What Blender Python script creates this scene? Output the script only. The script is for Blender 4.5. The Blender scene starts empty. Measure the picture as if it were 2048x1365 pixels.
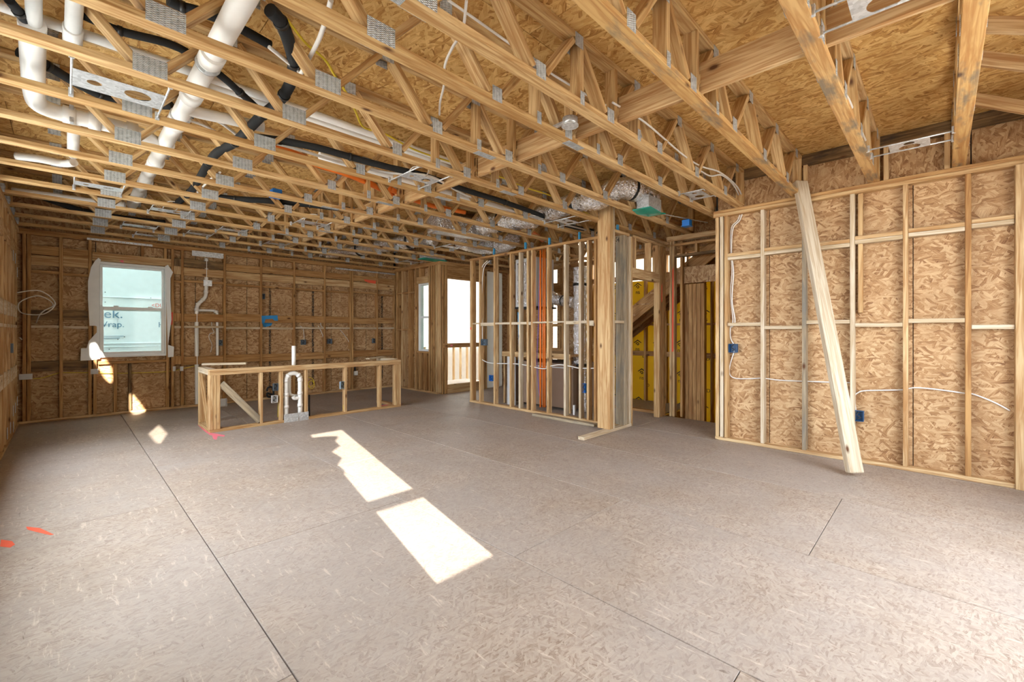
import bpy, bmesh, math, random
from mathutils import Vector, Matrix
R = random.Random(7)
sc = bpy.context.scene
COL = sc.collection
# ------------------------------------------------------------------ camera
H, F, CY, YAW = 1.314, 875.5, 663.0, math.radians(44.4253)
DX, DY = math.cos(YAW), math.sin(YAW)
cam = bpy.data.cameras.new('camera'); cam.sensor_width = 36; cam.lens = 36*F/2048
cam.shift_y = -(682.5-CY)/2048; cam.clip_start = .02; cam.clip_end = 300
co = bpy.data.objects.new('camera', cam); COL.objects.link(co)
co.location = (0, 0, H); co.rotation_euler = (math.pi/2, 0, YAW-math.pi/2)
sc.camera = co
# ------------------------------------------------------------------ sky, sun, exposure
wd = bpy.data.worlds.new('sky'); sc.world = wd; wd.use_nodes = True
bg = wd.node_tree.nodes['Background']
bg.inputs[0].default_value = (.86, .93, 1.0, 1); bg.inputs[1].default_value = 8.0
SUNDIR = Vector((.215, 1, -.36)).normalized()
sl = bpy.data.lights.new('sun', 'SUN'); sl.energy = 17; sl.angle = .005; sl.color = (1, .93, .80)
so = bpy.data.objects.new('sun', sl); COL.objects.link(so)
so.rotation_euler = SUNDIR.to_track_quat('-Z', 'Y').to_euler(); so.location = (-3, -6, 8)
def portal(name, loc, rot, sx, sy):
    l = bpy.data.lights.new(name, 'AREA'); l.shape = 'RECTANGLE'; l.size = sx; l.size_y = sy; l.cycles.is_portal = True
    o = bpy.data.objects.new(name, l); COL.objects.link(o); o.location = loc; o.rotation_euler = rot
portal('sky_portal_back', (3.08, -1.17, 1.62), (math.pi/2, 0, 0), 2.85, 2.0)
portal('sky_portal_left_far', (-.57, 4.51, 1.72), (0, -math.pi/2, 0), 1.95, 4.2)
vs = sc.view_settings
vs.view_transform = 'Standard'; vs.look = 'None'; vs.gamma = 1; vs.use_curve_mapping = False
vs.exposure = 0.74
sc.cycles.use_adaptive_sampling = True; sc.cycles.adaptive_threshold = .08
sc.cycles.max_bounces = 7; sc.cycles.diffuse_bounces = 4; sc.cycles.glossy_bounces = 3; sc.cycles.transparent_max_bounces = 12
sc.cycles.sample_clamp_indirect = 6; sc.cycles.caustics_reflective = False; sc.cycles.caustics_refractive = False
# ------------------------------------------------------------------ sight lines: a measured image point to the wall, floor or level it lies on
def _dir(px, py):
    t, s = (px-1024)/F, (CY-py)/F
    return DX+t*DY, DY-t*DX, s
def onX(px, py, X): d = _dir(px, py); k = X/d[0]; return Vector((X, k*d[1], H+k*d[2]))
def onY(px, py, Y): d = _dir(px, py); k = Y/d[1]; return Vector((k*d[0], Y, H+k*d[2]))
def onZ(px, py, Z): d = _dir(px, py); k = (Z-H)/d[2]; return Vector((k*d[0], k*d[1], Z))
# ------------------------------------------------------------------ materials
class NT:
    def __init__(s, name):
        s.m = bpy.data.materials.new(name); s.m.use_nodes = True; s.t = s.m.node_tree
        s.b = s.t.nodes['Principled BSDF']; s.out = s.t.nodes['Material Output']
    def n(s, ty, **kw):
        x = s.t.nodes.new(ty)
        for k, v in kw.items():
            if k.startswith('i_'): x.inputs[k[2:].replace('_', ' ')].default_value = v
            else: setattr(x, k, v)
        return x
    def l(s, a, b): s.t.links.new(a, b)
    def mix(s, fac, a, b, mode='MIX'):
        x = s.n('ShaderNodeMix', data_type='RGBA', blend_type=mode)
        for sock, v in ((x.inputs[0], fac), (x.inputs[6], a), (x.inputs[7], b)):
            if hasattr(v, 'is_linked') or hasattr(v, 'node'): s.l(v, sock)
            else: sock.default_value = v if not isinstance(v, tuple) else (*v, 1)
        return x.outputs[2]
    def ramp(s, fac, stops, interp='LINEAR'):
        r = s.n('ShaderNodeValToRGB'); r.color_ramp.interpolation = interp; e = r.color_ramp.elements
        while len(e) < len(stops): e.new(.5)
        for q, (p, c) in zip(e, stops): q.position = p; q.color = (*c, 1) if isinstance(c, tuple) else (c, c, c, 1)
        s.l(fac, r.inputs[0]); return r.outputs[0]
    def coords(s, rnd=True):
        tc = s.n('ShaderNodeTexCoord')
        if not rnd: return tc.outputs['Object']
        oi = s.n('ShaderNodeObjectInfo'); s.rand = oi.outputs['Random']
        mu = s.n('ShaderNodeMath', operation='MULTIPLY'); s.l(s.rand, mu.inputs[0]); mu.inputs[1].default_value = 61
        ad = s.n('ShaderNodeVectorMath', operation='ADD'); s.l(tc.outputs['Object'], ad.inputs[0]); s.l(mu.outputs[0], ad.inputs[1])
        return ad.outputs[0]
    def mapping(s, v, scale, rot=(0, 0, 0)):
        m = s.n('ShaderNodeMapping'); m.inputs['Scale'].default_value = scale; m.inputs['Rotation'].default_value = rot
        s.l(v, m.inputs[0]); return m.outputs[0]
    def bump(s, h, strength, dist=.002):
        b = s.n('ShaderNodeBump'); b.inputs['Strength'].default_value = strength; b.inputs['Distance'].default_value = dist
        s.l(h, b.inputs['Height']); s.l(b.outputs[0], s.b.inputs['Normal'])
def plain(name, col, rough=.5, metal=0, spec=.5, var=0):
    k = NT(name); k.b.inputs['Base Color'].default_value = (*col, 1); k.b.inputs['Roughness'].default_value = rough
    k.b.inputs['Metallic'].default_value = metal; k.b.inputs['Specular IOR Level'].default_value = spec
    v = k.coords(); no = k.n('ShaderNodeTexNoise', i_Scale=9, i_Detail=3); k.l(v, no.inputs[0])
    c = k.mix(no.outputs[0], tuple(x*(1-.10-var) for x in col), tuple(min(1, x*(1.06+var)) for x in col)); k.l(c, k.b.inputs['Base Color'])
    return k.m
def lumber(name, a, b, dark, blot=0.0, blotc=(.10, .10, .09)):
    k = NT(name); v = k.coords()
    base = k.mix(k.rand, a, b)
    m1 = k.mapping(v, (.9, 16, 16)); n1 = k.n('ShaderNodeTexNoise', i_Scale=2.2, i_Detail=3, i_Distortion=.9, i_Roughness=.6); k.l(m1, n1.inputs[0])
    m2 = k.mapping(v, (.35, 7, 7)); n2 = k.n('ShaderNodeTexNoise', i_Scale=1.6, i_Detail=2, i_Distortion=1.4); k.l(m2, n2.inputs[0])
    w = k.n('ShaderNodeMath', operation='MULTIPLY'); k.l(n2.outputs[0], w.inputs[0]); w.inputs[1].default_value = 22
    sn = k.n('ShaderNodeMath', operation='SINE'); k.l(w.outputs[0], sn.inputs[0])
    ring = k.ramp(sn.outputs[0], [(.0, 0.0), (.55, .15), (1, 1.0)])
    c = k.mix(ring, base, k.mix(.5, base, dark)); 
    c = k.mix(k.ramp(n1.outputs[0], [(.38, 1.0), (.60, 0.0)]), c, k.mix(.75, c, dark))
    m3 = k.mapping(v, (2.6, 5.5, 5.5)); vo = k.n('ShaderNodeTexVoronoi', i_Scale=1.0); k.l(m3, vo.inputs[0])
    kn = k.ramp(vo.outputs['Distance'], [(.05, 1.0), (.085, .5), (.13, 0.0)])
    c = k.mix(kn, c, (.11, .045, .018))
    if blot:
        n4 = k.n('ShaderNodeTexNoise', i_Scale=3.3, i_Detail=4, i_Roughness=.65); k.l(k.mapping(v, (.7, 2.4, 2.4)), n4.inputs[0])
        c = k.mix(k.ramp(n4.outputs[0], [(.50, 0.0), (.66, blot)]), c, blotc)
    k.l(c, k.b.inputs['Base Color']); k.b.inputs['Roughness'].default_value = .72; k.b.inputs['Specular IOR Level'].default_value = .25
    k.bump(n1.outputs[0], .25, .002); return k.m
def osb(name, pale, mid, dark, dirt=None, dirtamt=.5, rough=.7, size=1.0, spec=.3, flat=.5):
    k = NT(name); v = k.coords()
    wob = k.n('ShaderNodeTexNoise', i_Scale=5, i_Detail=1); k.l(v, wob.inputs[0])
    ws = k.n('ShaderNodeVectorMath', operation='SCALE'); k.l(wob.outputs['Color'], ws.inputs[0]); ws.inputs['Scale'].default_value = .06
    va = k.n('ShaderNodeVectorMath', operation='ADD'); k.l(v, va.inputs[0]); k.l(ws.outputs[0], va.inputs[1]); v2 = va.outputs[0]
    val = None
    for i, (rot, sx, sy, thr) in enumerate(((.45, 9, 36, 0), (-.85, 11, 40, .5), (1.45, 12, 46, .6))):
        rt = k.mapping(v2, (1, 1, .01), (0, 0, rot)); mp = k.mapping(rt, (sx/size, sy/size, 1))
        vo = k.n('ShaderNodeTexVoronoi', i_Scale=1.0, voronoi_dimensions='2D'); k.l(mp, vo.inputs[0])
        sp = k.n('ShaderNodeSeparateColor'); k.l(vo.outputs['Color'], sp.inputs[0])
        gr = k.n('ShaderNodeTexNoise', i_Scale=1, i_Detail=2, i_Roughness=.7, noise_dimensions='2D'); k.l(k.mapping(rt, (sx*.9/size, sy*4.5/size, 1)), gr.inputs[0])
        m = k.n('ShaderNodeMix', data_type='FLOAT'); m.inputs[0].default_value = flat; k.l(sp.outputs[0], m.inputs[2]); k.l(gr.outputs[0], m.inputs[3])
        if val is None: val = m.outputs[0]
        else:
            gt = k.n('ShaderNodeMath', operation='GREATER_THAN'); k.l(sp.outputs[1], gt.inputs[0]); gt.inputs[1].default_value = thr
            x = k.n('ShaderNodeMix', data_type='FLOAT'); k.l(gt.outputs[0], x.inputs[0]); k.l(val, x.inputs[2]); k.l(m.outputs[0], x.inputs[3]); val = x.outputs[0]
    c = k.ramp(val, [(.24, dark), (.39, mid), (.54, k_mid(mid, pale)), (.70, pale)])
    big = k.n('ShaderNodeTexNoise', i_Scale=2.2, i_Detail=2); k.l(v, big.inputs[0])
    c = k.mix(k.ramp(big.outputs[0], [(.35, .35), (.65, 0.0)]), c, tuple(x*.72 for x in mid))
    if dirt:
        d = k.n('ShaderNodeTexNoise', i_Scale=.9, i_Detail=5, i_Roughness=.62); k.l(v, d.inputs[0])
        c = k.mix(k.ramp(d.outputs[0], [(.36, 0.0), (.62, dirtamt)]), c, dirt)
        sc_ = k.n('ShaderNodeTexNoise', i_Scale=1, i_Detail=3, i_Roughness=.75, i_Distortion=.6); k.l(k.mapping(v, (6, 34, 1), (0, 0, -.5)), sc_.inputs[0])
        c = k.mix(k.ramp(sc_.outputs[0], [(.60, 0.0), (.70, .5)]), c, tuple(min(1, x*1.35+.04) for x in pale))
        c = k.mix(k.ramp(sc_.outputs[0], [(.27, .6), (.33, 0.0)]), c, tuple(x*.5 for x in dark))
    k.l(c, k.b.inputs['Base Color']); k.b.inputs['Roughness'].default_value = rough; k.b.inputs['Specular IOR Level'].default_value = spec
    k.bump(val, .2, .002); return k.m
def k_mid(a, b): return tuple((x+y)/2 for x, y in zip(a, b))
def galv(name, teeth=False, col=(.52, .56, .60), rough=.42):
    k = NT(name); v = k.coords()
    vo = k.n('ShaderNodeTexVoronoi', i_Scale=55); k.l(v, vo.inputs[0]); sp = k.n('ShaderNodeSeparateColor'); k.l(vo.outputs['Color'], sp.inputs[0])
    c = k.mix(sp.outputs[0], tuple(x*.8 for x in col), tuple(min(1, x*1.2) for x in col))
    if teeth:
        tc = k.n('ShaderNodeTexCoord'); sx = k.n('ShaderNodeSeparateXYZ'); k.l(tc.outputs['Object'], sx.inputs[0])
        def sinn(s, f):
            mu = k.n('ShaderNodeMath', operation='MULTIPLY'); k.l(s, mu.inputs[0]); mu.inputs[1].default_value = f
            si = k.n('ShaderNodeMath', operation='SINE'); k.l(mu.outputs[0], si.inputs[0]); return si.outputs[0]
        a, b = sinn(sx.outputs[0], 250), sinn(sx.outputs[1], 620)
        mm = k.n('ShaderNodeMath', operation='MULTIPLY'); k.l(a, mm.inputs[0]); k.l(b, mm.inputs[1])
        c = k.mix(k.ramp(mm.outputs[0], [(.25, 0.0), (.6, .55)]), c, (.13, .14, .15)); c = k.mix(k.ramp(a, [(.0, .0), (.9, .35)]), c, (.75, .78, .80))
        k.bump(mm.outputs[0], .6, .003)
    k.l(c, k.b.inputs['Base Color']); k.b.inputs['Metallic'].default_value = .45; k.b.inputs['Roughness'].default_value = rough; return k.m
M = {}
M['lum'] = lumber('pale_lumber', (.68, .50, .28), (.60, .41, .205), (.36, .17, .055))
M['warm'] = lumber('warm_lumber', (.57, .35, .15), (.49, .275, .105), (.26, .11, .035))
M['truss'] = lumber('truss_lumber', (.70, .50, .26), (.60, .40, .18), (.34, .16, .045))
M['grey'] = lumber('weathered_lumber', (.50, .42, .30), (.46, .37, .25), (.24, .19, .13), .65, (.22, .22, .20))
M['stain'] = lumber('blue_stained_lumber', (.66, .43, .19), (.60, .38, .15), (.40, .19, .06), .75, (.14, .14, .12))
M['dark'] = lumber('dark_stained_lumber', (.26, .16, .075), (.30, .18, .08), (.08, .045, .02), .8, (.045, .035, .03))
M['white'] = lumber('bleached_lumber', (.66, .56, .42), (.70, .60, .46), (.46, .33, .18))
M['prop'] = lumber('bleached_timber', (.64, .56, .43), (.64, .56, .43), (.42, .31, .19))
M['osb_wall'] = osb('wall_osb', (.66, .46, .26), (.40, .22, .095), (.19, .085, .038), size=.78, flat=.62)
M['osb_ceil'] = osb('subfloor_osb', (.82, .56, .23), (.56, .30, .085), (.28, .12, .028), size=.9, flat=.6)
M['osb_floor'] = osb('floor_osb', (.45, .375, .31), (.35, .275, .22), (.21, .14, .10), (.38, .345, .325), .5, .55, .38, .4, .6)
M['osb_white'] = osb('pale_osb', (.90, .89, .86), (.84, .81, .76), (.68, .64, .57))
M['galv'] = galv('galvanised_steel', False, (.62, .65, .68), .36)
M['teeth'] = galv('toothed_steel', True, (.50, .54, .57), .45)
M['pvc'] = plain('white_pvc', (.88, .87, .84), .35)
M['pvcgrey'] = plain('grey_pvc', (.50, .48, .46), .4)
M['foam'] = plain('black_foam', (.022, .024, .026), .85, 0, .3)
M['blacktape'] = plain('black_tape', (.012, .012, .012), .4)
M['yel'] = plain('yellow_cable', (.72, .55, .04), .5)
M['wht'] = plain('white_cable', (.78, .76, .72), .5)
M['orange'] = plain('orange_pipe', (.85, .20, .025), .4)
M['navy'] = plain('navy_box', (.02, .09, .22), .45)
M['bluep'] = plain('blue_plastic', (.01, .16, .55), .4)
M['bluebox'] = plain('blue_grey_box', (.12, .16, .20), .5)
M['pbox'] = plain('pale_blue_box', (.28, .36, .43), .5)
M['bluetube'] = plain('blue_tube', (.05, .33, .62), .35)
M['purple'] = plain('purple_cable', (.22, .10, .30), .5)
M['vinyl'] = plain('white_vinyl', (.82, .84, .84), .35)
M['wrap'] = plain('white_wrap', (.84, .86, .86), .55)
M['wrapout'] = plain('outside_wrap', (.72, .80, .80), .6)
M['ink'] = plain('black_ink', (.02, .02, .02), .7)
M['teal'] = plain('blue_print', (.06, .20, .30), .7)
M['redp'] = plain('red_print', (.70, .09, .05), .7)
M['pink'] = plain('pink_paint', (.85, .20, .26), .8)
M['red'] = plain('orange_red_paint', (.85, .13, .06), .8)
M['blue'] = plain('blue_paint', (.03, .27, .62), .7)
M['cardbd'] = plain('brown_cardboard', (.30, .20, .14), .8)
M['panelw'] = plain('grey_white_panel', (.62, .62, .62), .5)
M['blackrub'] = plain('black_rubber', (.015, .015, .016), .5)
M['ground'] = plain('dry_ground', (.42, .36, .29), .9, var=.1)
M['reflector'] = plain('pale_reflector', (.72, .70, .66), .9)  # colour of the added slabs that bounce daylight inside
M['conc'] = plain('pale_stucco', (.62, .58, .52), .9)
M['pinkish'] = plain('pinkish_rod', (.6, .12, .25), .5)
def foil():
    k = NT('foil_jacket'); v = k.coords(); no = k.n('ShaderNodeTexNoise', i_Scale=34, i_Detail=4, i_Distortion=.8); k.l(v, no.inputs[0])
    k.b.inputs['Base Color'].default_value = (.92, .92, .93, 1); k.b.inputs['Metallic'].default_value = .9; k.b.inputs['Roughness'].default_value = .2
    k.bump(no.outputs[0], 1.0, .035); return k.m
M['foil'] = foil()
def glow(name, col, amt):
    k = NT(name); d = k.n('ShaderNodeBsdfDiffuse'); t = k.n('ShaderNodeBsdfTranslucent'); m = k.n('ShaderNodeMixShader'); m.inputs[0].default_value = amt
    v = k.coords(); no = k.n('ShaderNodeTexNoise', i_Scale=5, i_Detail=3); k.l(v, no.inputs[0]); c = k.mix(no.outputs[0], tuple(x*.9 for x in col), col)
    k.l(c, d.inputs[0]); k.l(c, t.inputs[0]); k.l(d.outputs[0], m.inputs[1]); k.l(t.outputs[0], m.inputs[2]); k.l(m.outputs[0], k.out.inputs[0]); return k.m
M['yfoam'] = glow('yellow_foam_board', (.66, .48, .05), .45)
M['thinwrap'] = glow('thin_white_wrap', (.85, .87, .87), .45)
def speck():
    k = NT('tar_smear'); v = k.coords(); no = k.n('ShaderNodeTexNoise', i_Scale=60, i_Detail=3); k.l(v, no.inputs[0])
    k.l(k.ramp(no.outputs[0], [(.47, (.02, .02, .02)), (.55, (.30, .17, .075))]), k.b.inputs['Base Color']); k.b.inputs['Roughness'].default_value = .8; return k.m
M['tar'] = speck()
def film(name, col, alpha, rough=.1):
    k = NT(name); tr = k.n('ShaderNodeBsdfTransparent'); tr.inputs[0].default_value = (*col, 1)
    gl = k.n('ShaderNodeBsdfGlossy'); gl.inputs['Roughness'].default_value = rough; df = k.n('ShaderNodeBsdfDiffuse'); df.inputs[0].default_value = (*col, 1)
    m0 = k.n('ShaderNodeMixShader'); m0.inputs[0].default_value = .25; k.l(df.outputs[0], m0.inputs[1]); k.l(gl.outputs[0], m0.inputs[2])
    m = k.n('ShaderNodeMixShader'); m.inputs[0].default_value = alpha; k.l(tr.outputs[0], m.inputs[1]); k.l(m0.outputs[0], m.inputs[2])
    v = k.coords(); no = k.n('ShaderNodeTexNoise', i_Scale=14, i_Detail=2); k.l(v, no.inputs[0])
    b = k.n('ShaderNodeBump'); b.inputs['Strength'].default_value = .25 if alpha > .2 else .0; k.l(no.outputs[0], b.inputs['Height']); k.l(b.outputs[0], gl.inputs['Normal'])
    k.l(m.outputs[0], k.out.inputs[0]); return k.m
M['glass'] = film('window_glass', (.90, .97, .96), .07, .02)
M['green'] = film('green_film', (.0, .46, .36), .75, .15)
# ------------------------------------------------------------------ mesh helpers
CACHE = {}
def finish(me, bm, smooth=False):
    bmesh.ops.recalc_face_normals(bm, faces=bm.faces); bm.to_mesh(me); bm.free()
    if smooth:
        for p in me.polygons: p.use_smooth = True
    return me
def boxmesh(l, w, t, c=.003):
    key = (round(l, 3), round(w, 4), round(t, 4), c)
    if key in CACHE: return CACHE[key]
    L, W, T = l/2, w/2, t/2; c = min(c, L*.45, W*.45, T*.45); bm = bmesh.new(); V = {}
    for sx in (-1, 1):
        for sy in (-1, 1):
            for sz in (-1, 1):
                V[sx, sy, sz, 0] = bm.verts.new((sx*L, sy*(W-c), sz*(T-c)))
                V[sx, sy, sz, 1] = bm.verts.new((sx*(L-c), sy*W, sz*(T-c)))
                V[sx, sy, sz, 2] = bm.verts.new((sx*(L-c), sy*(W-c), sz*T))
                bm.faces.new([V[sx, sy, sz, i] for i in range(3)])
    for s in (-1, 1):
        bm.faces.new([V[s, a, b, 0] for a, b in ((-1, -1), (1, -1), (1, 1), (-1, 1))])
        bm.faces.new([V[a, s, b, 1] for a, b in ((-1, -1), (1, -1), (1, 1), (-1, 1))])
        bm.faces.new([V[a, b, s, 2] for a, b in ((-1, -1), (1, -1), (1, 1), (-1, 1))])
        for q in (-1, 1):
            bm.faces.new([V[-1, s, q, 1], V[1, s, q, 1], V[1, s, q, 2], V[-1, s, q, 2]])
            bm.faces.new([V[s, -1, q, 0], V[s, 1, q, 0], V[s, 1, q, 2], V[s, -1, q, 2]])
            bm.faces.new([V[s, q, -1, 0], V[s, q, 1, 0], V[s, q, 1, 1], V[s, q, -1, 1]])
    me = bpy.data.meshes.new('box'); finish(me, bm); CACHE[key] = me; return me
def put(name, me, mat, mw, parent=None):
    key = (me.name, mat)
    if len(me.materials) == 0: me.materials.append(M[mat])
    o = bpy.data.objects.new(name, me); COL.objects.link(o)
    if me.materials[0] != M[mat]:
        o.material_slots[0].link = 'OBJECT'; o.material_slots[0].material = M[mat]
    if parent is not None:
        o.parent = parent; o.matrix_parent_inverse = parent.matrix_basis.inverted()
    o.matrix_basis = mw; return o
def beam(name, p0, p1, w, t, mat, parent=None, hint=(0, 0, 1), c=.003):
    p0, p1 = Vector(p0), Vector(p1); x = (p1-p0); l = x.length; x.normalize(); z = Vector(hint); z = z-x*z.dot(x); z.normalize(); y = z.cross(x)
    mw = Matrix((x, y, z)).transposed().to_4x4(); mw.translation = (p0+p1)/2
    return put(name, boxmesh(l, w, t, c), mat, mw, parent)
def bx(name, x0, x1, y0, y1, z0, z1, mat, parent=None, c=.003):
    d = [abs(x1-x0), abs(y1-y0), abs(z1-z0)]; o = sorted(range(3), key=lambda i: -d[i])
    ax = [Vector([1 if j == i else 0 for j in range(3)]) for i in o]
    if ax[0].cross(ax[1]).dot(ax[2]) < 0: ax[2] = -ax[2]
    mw = Matrix(ax).transposed().to_4x4(); mw.translation = ((x0+x1)/2, (y0+y1)/2, (z0+z1)/2)
    return put(name, boxmesh(d[o[0]], d[o[1]], d[o[2]], c), mat, mw, parent)
def smoothpts(pts, sub=6):
    pts = [Vector(p) for p in pts]
    if len(pts) < 3: return pts
    out = []
    for i in range(len(pts)-1):
        a, b, c, d = pts[max(i-1, 0)], pts[i], pts[i+1], pts[min(i+2, len(pts)-1)]
        for k in range(sub):
            t = k/sub; out.append(.5*((2*b)+(-a+c)*t+(2*a-5*b+4*c-d)*t*t+(-a+3*b-3*c+d)*t**3))
    return out+[pts[-1]]
def tubemesh(pts, rad, seg=10, sub=6, ribs=0, cap=True):
    P = smoothpts(pts, sub); n = len(P); rr = rad if isinstance(rad, list) else None; bm = bmesh.new(); rings = []
    up = None
    for i, p in enumerate(P):
        t = (P[min(i+1, n-1)]-P[max(i-1, 0)]).normalized()
        if up is None: up = t.orthogonal().normalized()
        up = (up-t*up.dot(t)); up = up.normalized() if up.length > 1e-6 else t.orthogonal().normalized()
        s = t.cross(up)
        r = (rr[min(int(i/max(1, n-1)*(len(rr)-1)+.5), len(rr)-1)] if rr else rad)
        if ribs: r *= 1+ribs*(R.random()-.5)+(ribs if i % 2 else -ribs)*.5
        rings.append([bm.verts.new(p+(up*math.cos(a)+s*math.sin(a))*r) for a in [2*math.pi*k/seg for k in range(seg)]])
    for a, b in zip(rings, rings[1:]):
        for k in range(seg): bm.faces.new((a[k], a[(k+1) % seg], b[(k+1) % seg], b[k]))
    if cap: bm.faces.new(rings[0]); bm.faces.new(rings[-1])
    me = bpy.data.meshes.new('tube'); bmesh.ops.recalc_face_normals(bm, faces=bm.faces)
    for f in bm.faces: f.smooth = len(f.verts) == 4
    bm.to_mesh(me); bm.free(); return me
def tube(name, pts, rad, mat, parent=None, seg=10, sub=6, ribs=0):
    pts = [Vector(p) for p in pts]; o0 = pts[0].copy()
    return put(name, tubemesh([p-o0 for p in pts], rad, seg, sub, ribs), mat, Matrix.Translation(o0), parent)
def cyl(name, p0, p1, r, mat, parent=None, seg=16):
    return tube(name, [p0, p1], r, mat, parent, seg, 1)
def platemesh(l, w, holes, t):
    key = ('pl', l, w, tuple(holes), t)
    if key in CACHE: return CACHE[key]
    bm = bmesh.new()
    def loop(v): 
        vv = [bm.verts.new(q) for q in v]
        for a, b in zip(vv, vv[1:]+vv[:1]): bm.edges.new((a, b))
    loop([(-l/2, -w/2, 0), (l/2, -w/2, 0), (l/2, w/2, 0), (-l/2, w/2, 0)])
    for hx, hy, hr in holes: loop([(hx+hr*math.cos(2*math.pi*k/20), hy+hr*math.sin(2*math.pi*k/20), 0) for k in range(20)])
    bmesh.ops.triangle_fill(bm, edges=bm.edges[:], use_beauty=True)
    r = bmesh.ops.extrude_face_region(bm, geom=bm.faces[:]); bmesh.ops.translate(bm, vec=(0, 0, t), verts=[v for v in r['geom'] if isinstance(v, bmesh.types.BMVert)])
    me = bpy.data.meshes.new('plate'); finish(me, bm); CACHE[key] = me; return me
def polyplate(name, pts, nrm, t, mat, parent=None):
    pts = [Vector(p) for p in pts]; c = sum(pts, Vector())/len(pts); nrm = Vector(nrm).normalized()
    bm = bmesh.new(); f = bm.faces.new([bm.verts.new(p-c) for p in pts]); r = bmesh.ops.extrude_face_region(bm, geom=[f])
    bmesh.ops.translate(bm, vec=nrm*t, verts=[v for v in r['geom'] if isinstance(v, bmesh.types.BMVert)])
    bmesh.ops.triangulate(bm, faces=[q for q in bm.faces if len(q.verts) > 4])
    me = bpy.data.meshes.new(name); finish(me, bm); return put(name, me, mat, Matrix.Translation(c), parent)
def words(name, s, loc, size, mat, rot, parent=None, align='LEFT', sx=1.0):
    me = CACHE.get(('w', s, size))
    if me is None:
        cu = bpy.data.curves.new('w', 'FONT'); cu.body = s; cu.size = size; cu.align_x = align; cu.extrude = .0015
        t = bpy.data.objects.new('w', cu); COL.objects.link(t); dg = bpy.context.evaluated_depsgraph_get(); me = bpy.data.meshes.new_from_object(t.evaluated_get(dg))
        bpy.data.objects.remove(t); me.materials.clear(); CACHE['w', s, size] = me
    mw = Matrix.Translation(loc) @ rot.to_4x4() @ Matrix.Diagonal((sx, 1, 1, 1))
    return put(name, me, mat, mw, parent)
def tag(o, label, cat, group=None, kind=None):
    if label: o['label'] = label
    if cat: o['category'] = cat
    if group: o['group'] = group
    if kind: o['kind'] = kind
    return o
def thing(name, label, cat, loc=(0, 0, 0), group=None, kind=None):
    o = bpy.data.objects.new(name, None); COL.objects.link(o); o.empty_display_size = .1; o.matrix_basis = Matrix.Translation(loc)
    return tag(o, label, cat, group, kind)
def struct(name, label, cat, loc=(0, 0, 0)): return thing(name, label, cat, loc, kind='structure')
# ================================================================== SETTING
XL, XR, XP, XK, YF, YB = -.458, 5.545, 5.26, 5.42, 9.275, -1.15
ZC, ZS = 2.777, 3.225            # underside of trusses, underside of subfloor
XE = 7.75
# ---- floor of tongue and groove sheets
fl = struct('floor', 'scuffed grey-brown strand board floor with open sheet joints', 'floor', (2.5, 4, 0))
xs = [-.62, .611, 1.831, 3.05, 4.27, 5.49, 6.53, 7.80]
for i, (a, b) in enumerate(zip(xs, xs[1:])):
    y0 = .555-4.88 + (1.22 if i % 2 == 0 else 0)
    ys = [-1.3]+[y0+2.44*k for k in range(9) if -1.2 < y0+2.44*k < 9.3]+[9.45]
    for c, d in zip(ys, ys[1:]):
        segs = [(c, d)]
        if i == 6: segs = [(p, q) for p, q in ((c, min(d, -.9)), (max(c, 3.15), d)) if q-p > .05]
        for p, q in segs: bx('floor_sheet', a+.003, b-.003, p+.002, q-.002, -.019, 0, 'osb_floor', fl, .0015)
bx('floor_deck', -.62, 6.52, -1.3, 9.45, -.30, -.0195, 'blackrub', fl)
# ---- subfloor above
ce = struct('ceiling', 'golden strand board subfloor sheets seen above the open trusses', 'ceiling', (2.5, 4, ZS))
yy = [-1.3, -.55, .67, 1.89, 3.11, 4.33, 5.55, 6.77, 7.99, 9.45]
for i, (a, b) in enumerate(zip(yy, yy[1:])):
    o = 1.22 if i % 2 else 0
    ex = [-.62]+[v for v in [o-.35+2.44*k for k in range(5)] if -.4 < v < 7.6]+[7.8]
    for c, d in zip(ex, ex[1:]): bx('subfloor_sheet', c+.002, d-.002, a+.002, b-.002, ZS, ZS+.019, 'osb_ceil', ce, .0015)
bx('roof_deck', -.7, 7.9, -1.4, 9.6, ZS+.021, ZS+.10, 'dark', ce)
# ---- far wall
wf = struct('wall_far', 'far stud wall with stacked blocking and bare strand board around the window', 'wall', (2.5, YF, 0))
def fx(px): return onY(px, 663, YF).x
S = .038; DP = .089; yo = YF+DP
seams = [XL-.1, .33, 1.205, 1.6, 2.4, 2.8, 3.6, 4.0, 4.8, 5.5]
for a, b in zip(seams, seams[1:]):
    for z0, z1 in (((-.05, .92), (2.41, 2.72)) if a == .33 else ((-.05, 2.72),)):
        bx('sheathing_panel', a+.004, b-.004, yo, yo+.012, z0, z1, 'osb_wall', wf, .001)
bx('rim_panel', XL-.1, 5.5, yo, yo+.012, 2.724, ZS, 'osb_wall', wf, .001)
for x0, x1, z0, z1 in ((XL-.15, .32, -.3, ZS+.1), (1.215, 5.6, -.3, ZS+.1), (.32, 1.215, -.3, .90), (.32, 1.215, 2.41, ZS+.1)): bx('leak_backing', x0, x1, yo+.0125, yo+.02, z0, z1, 'foam', wf, .001)  # unseen black backing, added to stop light leaking through the seams
for z in (2.70, 2.739): bx('top_plate', XL-.08, 5.5, YF, yo, z-.0, z+S, 'warm', wf)
bx('bottom_plate', XL, XK, YF, yo, 0, S, 'lum', wf)
spx = [(44, 53), (53.5, 62), (118, 126.5), (176, 184), (342, 348.5), (360.5, 369), (446, 453), (520, 525), (586.5, 591), (648, 651.5), (699.5, 703), (703.5, 707), (753, 756.5), (788.5, 791.5)]
sx = [(fx(a)+fx(b))/2 for a, b in spx]
for i, x in enumerate(sx): bx('stud', x-S/2, x+S/2, YF, yo, S, 2.70, 'warm', wf)
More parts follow.
